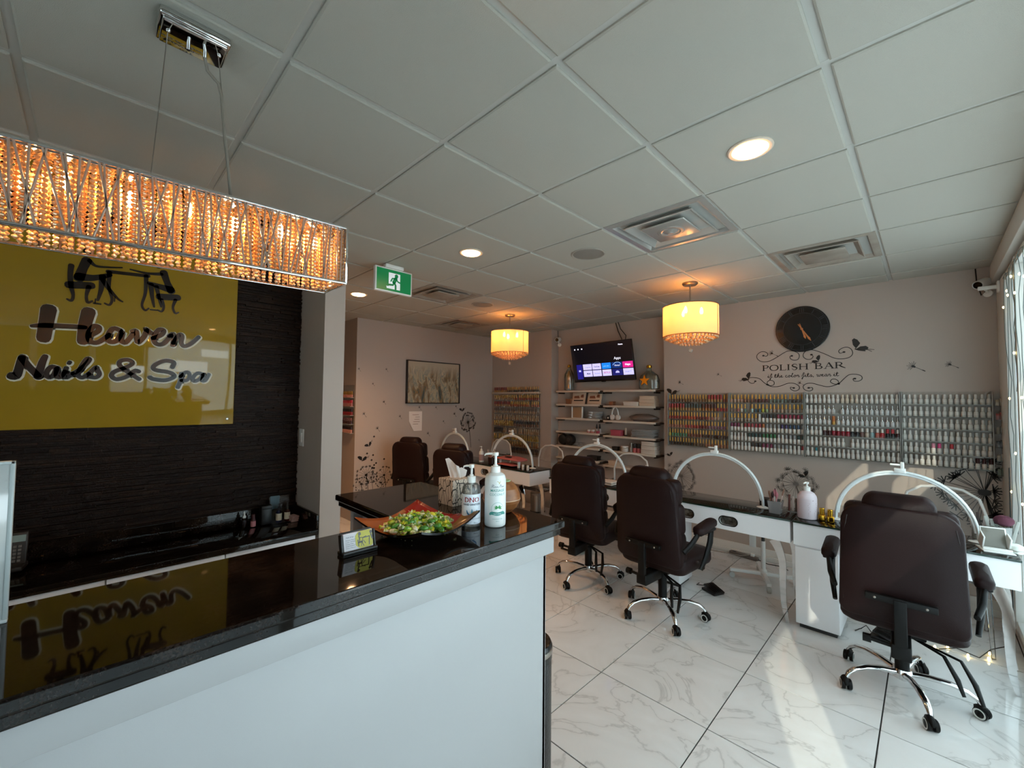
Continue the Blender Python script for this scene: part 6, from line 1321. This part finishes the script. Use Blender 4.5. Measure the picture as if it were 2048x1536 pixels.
MB().bbox((-.05, -.06, .118), (.06, .03, .126), .004).build('inset', M_dkb, t)
t = pump_bottle('lotion_bottle', 'slim white pump lotion bottle on the far desk beside the chair', -4.42, 3.87, ZD, [(.030, 0), (.034, .004), (.034, .125), (.028, .145), (.014, .155)], mat('bottle_white', ''), (.016, .154, .175, .215, -.03), D_(30))
MB().lathe([(.0343, .02), (.0345, .022), (.0345, .10), (.0343, .102)], 20).build('label', mat('label_rose_grey', ''), t)
t = thing('brush_pot', 'dark pot of pink brushes and files on the far desk', 'brush pot', (-4.2, 3.87, ZD)); MB().lathe([(.05, 0), (.055, .004), (.058, .085), (.054, .085), (.05, .01), (0, .01)], 20).build('pot', mat('dark_pot', '#2a1815', .3), t)
for k in range(8):
    a = k*.785+.3; MB().tube([(.03*math.cos(a), .03*math.sin(a), .01), (.062*math.cos(a), .06*math.sin(a), .15+.02*(k % 3))], [.004, .007], 6).build('brush', mat('brush_tone_%d' % (k % 3), ('#b07a78', '#4a2420', '#c0a090')[k % 3], .5), t)
for k, (gx, c) in enumerate(((-4.08, '#8a2c34'), (-4.03, '#3a1a1c'), (-3.5, '#d8d2cc'), (-3.58, '#cfc8c0'))):
    jar('small_bottle', ('small dark red bottle beside the pot on the far desk', 'small black bottle right of the red one on the far desk', 'little white pot at the right end of the far desk', 'little white pot under the pink arm rest')[k], 'bottle', (gx, 3.82, ZD), .016, .06, mat('small_bottle_%d' % k, c, .35), M_whitep if k > 1 else M_dkb, .45)
# desk B, window end
t = thing('tablet_stand', 'small grey tablet on a white fold-out stand at the window end', 'tablet', (.265, 3.775, ZD), D_(12))
TT_ = Matrix.Rotation(D_(-18), 4, 'X')
MB().bbox((-.055, -.004, .012), (.055, .004, .135), .004, T=TT_).build('tablet', M_whitep, t); MB().bbox((-.048, -.0055, .019), (.048, -.003, .128), .001, T=TT_).build('screen', mat('grey_screen', '#6d6a60', .2), t)
MB().bbox((-.065, -.06, 0), (.065, .07, .008), .003).bbox((.05, .0, .006), (.058, .06, .09), .002, T=Matrix.Rotation(D_(25), 4, 'X')).bbox((-.058, .0, .006), (-.05, .06, .09), .002, T=Matrix.Rotation(D_(25), 4, 'X')).bbox((-.06, -.03, .008), (.06, -.022, .022), .002).build('stand', M_whitep, t)
t = thing('brush_pot', 'glass pot with a fluffy plum brush and tall files beside the tablet', 'brush pot', (.305, 3.99, ZD)); MB().lathe([(.042, 0), (.046, .003), (.044, .06), (.046, .11), (.043, .11), (.041, .06), (.042, .006), (0, .006)], 24).build('pot', glass_mat('ribbed_glass', (.85, .88, .84), 1.6, .03, .2), t)
MB().tube([(.01, 0, .01), (.012, -.005, .10)], .006, 8).build('brush_handle', M_dkb, t); MB().ball((.012, -.006, .145), .045, 14, sc=(1, .9, .75)).build('brush_bristles', mat('plum_bristles', '#5c2a3c', .8, bump=(200, .6)), t)
for sx, h in ((-.035, .17), (-.022, .15), (.04, .16)): MB().bbox((sx-.008, -.003, .01), (sx+.008, .003, h), .002, T=Matrix.Rotation(sx*5, 4, 'Y')).build('nail_file', mat('file_silver', '#a8aaa4', .35), t)
t = thing('file_jar', 'tall jar of pale nail files behind the right foot of the lamp arch', 'jar', (.215, 4.03, ZD)); MB().lathe([(.03, 0), (.032, .003), (.032, .085), (.029, .085), (.029, .006), (0, .006)], 18).build('jar', glass_mat('ribbed_glass', ''), t)
for k, sx in enumerate((-.018, 0, .016)): MB().bbox((sx-.007, -.002, .01), (sx+.007, .002, .19-.02*k), .002, T=Matrix.Rotation(-.12+.1*k, 4, 'Y')).build('nail_file', mat('file_%d' % (k+1), ''), t)
t = thing('white_dish', 'low white round dish beside the tablet by the window', 'dish', (.345, 3.80, ZD)); MB().lathe([(.02, 0), (.03, .004), (.034, .02), (.03, .045), (.012, .055), (0, .056)], 18).build('bowl', mat('dish_white', '#d9dcd4', .3), t); MB().lathe([(.036, .018), (.037, .020), (.036, .022)], 18).build('rim_band', M_steel, t)
# middle-left desk
t = thing('folded_towel', 'folded cream towel on the desk between the middle chairs', 'towel', (-2.38, 3.79, ZD))
for k in range(2): MB().cushion(.22, .14, .022, .012, T=Matrix.Translation((.004*k, 0, .012+.022*k)) @ Matrix.Rotation(PI/2, 4, 'X'), puff=.004).build('fold', mat('towel_cream', '#cdbfb2', .9), t)
t = pump_bottle('lotion_bottle', 'white pump bottle standing behind the middle chair on the desk', -2.00, 3.93, ZD, [(.040, 0), (.045, .004), (.045, .12), (.036, .145), (.016, .155)], mat('bottle_white', ''), (.019, .154, .178, .225, -.03), D_(150))
t = pump_bottle('spray_bottle', 'short white bottle left of the pump bottle behind the middle chair', -2.13, 3.93, ZD, [(.026, 0), (.028, .004), (.028, .11), (.022, .125), (.014, .13)], mat('bottle_white', ''), (.016, .13, .15, .185, -.02), D_(150))
# on the floor
def pedal(x, y, rz, label, cord):
    t = thing('foot_pedal', label, 'foot pedal', (x, y, 0), rz)
    MB().bbox((-.055, -.07, 0), (.055, .07, .022), .006).build('base', M_black, t); MB().bbox((-.052, -.075, .018), (.052, .06, .034), .006, T=Matrix.Translation((0, 0, .012)) @ Matrix.Rotation(D_(14), 4, 'X')).build('treadle', M_black, t)
    b = MB()
    for k in range(5): b.bbox((-.045+.02*k, -.06, .047), (-.037+.02*k, .05, .050), .001, T=Matrix.Rotation(D_(14), 4, 'X'))
    b.build('grip_rib', M_nyl, t); MB().tube(cord, .0032, 6).build('cord', M_black, t)
pedal(-1.335, 3.80, D_(65), 'small black foot pedal on the floor beside the middle chair', [(0, .07, .012), (.02, .12, .006), (-.03, .15, .006), (.02, .17, .006)])
pedal(-.245, 3.90, D_(80), 'larger black foot pedal on the floor behind the nearest chair', [(0, .07, .02), (.01, .10, .05), (-.03, .12, .03), (.02, .14, .006), (-.04, .15, .006)])
t = thing('star_base_stand', 'white star-base wheeled stand with a pole under the middle desk', 'stand', (-1.09, 4.36, 0))
MB().cyl((0, 0, .08), (0, 0, .36), .019, n=16).build('pole', M_whitep, t); MB().cyl((0, 0, .34), (0, 0, .585), .014, n=14).build('inner_pole', M_black, t); MB().bbox((-.10, -.05, .30), (-.045, -.04, .56), .003).build('hang_tag', M_whitep, t)
MB().lathe([(.03, .05), (.034, .06), (.030, .10), (.02, .115)], 16).build('hub', M_whitep, t)
for k in range(4):
    a = D_(203)+k*PI/2; T = Matrix.Rotation(a, 4, 'Z'); lg = MB().bbox((.02, -.018, .055), (.27, .018, .085), .005, T=T).build('leg', M_whitep, t)
    b = MB(); b.lathe([(.018, -.016), (.024, -.014), (.024, .014), (.018, .016)], 16, T=T @ Matrix.Translation((.255, 0, .024)) @ Matrix.Rotation(PI/2, 4, 'X')); b.cyl((T @ Vector((.255, 0, .03)))[:], (T @ Vector((.255, 0, .058)))[:], .008, n=8); b.build('caster', mat('caster_grey', '#b8b8b2', .4), lg)
t = thing('power_bar', 'brown-grey power bar lying on the floor along the back wall', 'power strip', (-1.40, 4.88, 0), D_(-8)); MB().bbox((-.14, -.025, 0), (.14, .025, .035), .006).build('housing', mat('power_bar_grey', '#6d625a', .5), t); MB().bbox((-.11, -.012, .034), (-.08, .012, .038), .002).build('switch', M_dkb, t)
MB().bbox((.07, -.015, .034), (.105, .015, .06), .004).build('plug', M_whitep, t); MB().tube([(.14, 0, .015), (.24, -.02, .008), (.34, .02, .008), (.42, -.03, .008)], .004, 6).build('cord', M_dkb, t); MB().tube([(.09, 0, .055), (.0, -.07, .03), (-.2, -.06, .008), (-.38, -.12, .008)], .004, 6).build('plug_cord', mat('cord_grey', '#a89c90', .5), t)
t = thing('steel_bin', 'small stainless steel bin under the far desk', 'bin', (-4.07, 4.66, 0)); MB().lathe([(.10, 0), (.105, .006), (.105, .25), (.108, .255), (.108, .275), (.10, .282), (0, .285)], 28).build('barrel', M_steel, t); MB().lathe([(.107, .002), (.109, .004), (.109, .022), (.107, .024)], 28).build('foot_ring', M_black, t)
t = thing('blue_bottle', 'dark blue bottle on the floor beside the steel bin', 'bottle', (-4.18, 4.25, 0)); MB().lathe([(.04, 0), (.045, .004), (.045, .16), (.02, .19), (.018, .2)], 18).build('bottle_body', mat('navy_bottle', '#141c34', .25), t); MB().lathe([(.02, .2), (.021, .203), (.021, .225), (0, .226)], 14).build('cap', M_black, t)

# ------------------------------------------------------------------ string lights on the window, curtain bracket
M_wire = mat('string_wire', '#5c6660', .5); M_led = mat('string_led', '#fff4d8', .3, emit='#ffdf90', estr=9)
t = thing('string_lights', 'icicle string lights hanging down the window frame', 'string lights', (.385, 4.4, 2.5)); rb = random.Random(9)
MB().tube([(.392, 4.48-.09*k, 2.50+.012*math.sin(k*1.7)) for k in range(38)], .002, 5).build('header_wire', M_wire, t, True)
for k in range(20):
    y = 4.42-.13*k; l_ = (2.1, 1.2, 1.7, .8)[k % 4] if y > 3.5 else (1.0, .6, .8)[k % 3]
    pts = [(.392+rb.uniform(-.006, .006), y+rb.uniform(-.012, .012), 2.5-l_*i/10) for i in range(11)]; dr = MB().tube(pts, .0018, 5).build('drop_wire', M_wire, t, True)
    b = MB()
    for p in pts[1::6]: b.lathe([(.002, .008), (.0045, .004), (.0045, -.004), (0, -.010)], 8, at=(p[0]-.004, p[1]+rb.uniform(-.02, .02), p[2]))
    b.build('bulb', M_led, dr, True)
t = thing('string_lights', 'dark string light lead with small warm bulbs lying on the floor by the window', 'string lights', (.30, 4.3, 0))
pts = [(.02, 4.0, .006), (.10, 4.1, .006), (.20, 4.05, .006), (.26, 4.18, .03), (.34, 4.1, .12), (.36, 4.2, .3), (.37, 4.3, .7), (.375, 4.32, 1.2)]
MB().tube(pts, .003, 6).build('wire', M_black, t, True)
for p in ((.0, 4.0, .01), (.06, 4.06, .01), (.15, 4.02, .01), (.24, 4.06, .012), (.25, 4.14, .015), (.33, 4.08, .13), (.345, 4.12, .17)): MB().lathe([(.003, .012), (.006, .005), (.006, -.005), (0, -.01)], 8, at=p).build('bulb', M_led, t, True)
t = thing('curtain_bracket', 'short white rod bracket at the top of the window frame', 'bracket', (.36, 4.70, 2.49)); MB().bbox((-.075, -.012, -.014), (.03, .012, .014), .004).build('rod', M_whitep, t); MB().bbox((.02, -.03, -.04), (.034, .03, .04), .003).build('plate', M_whitep, t)
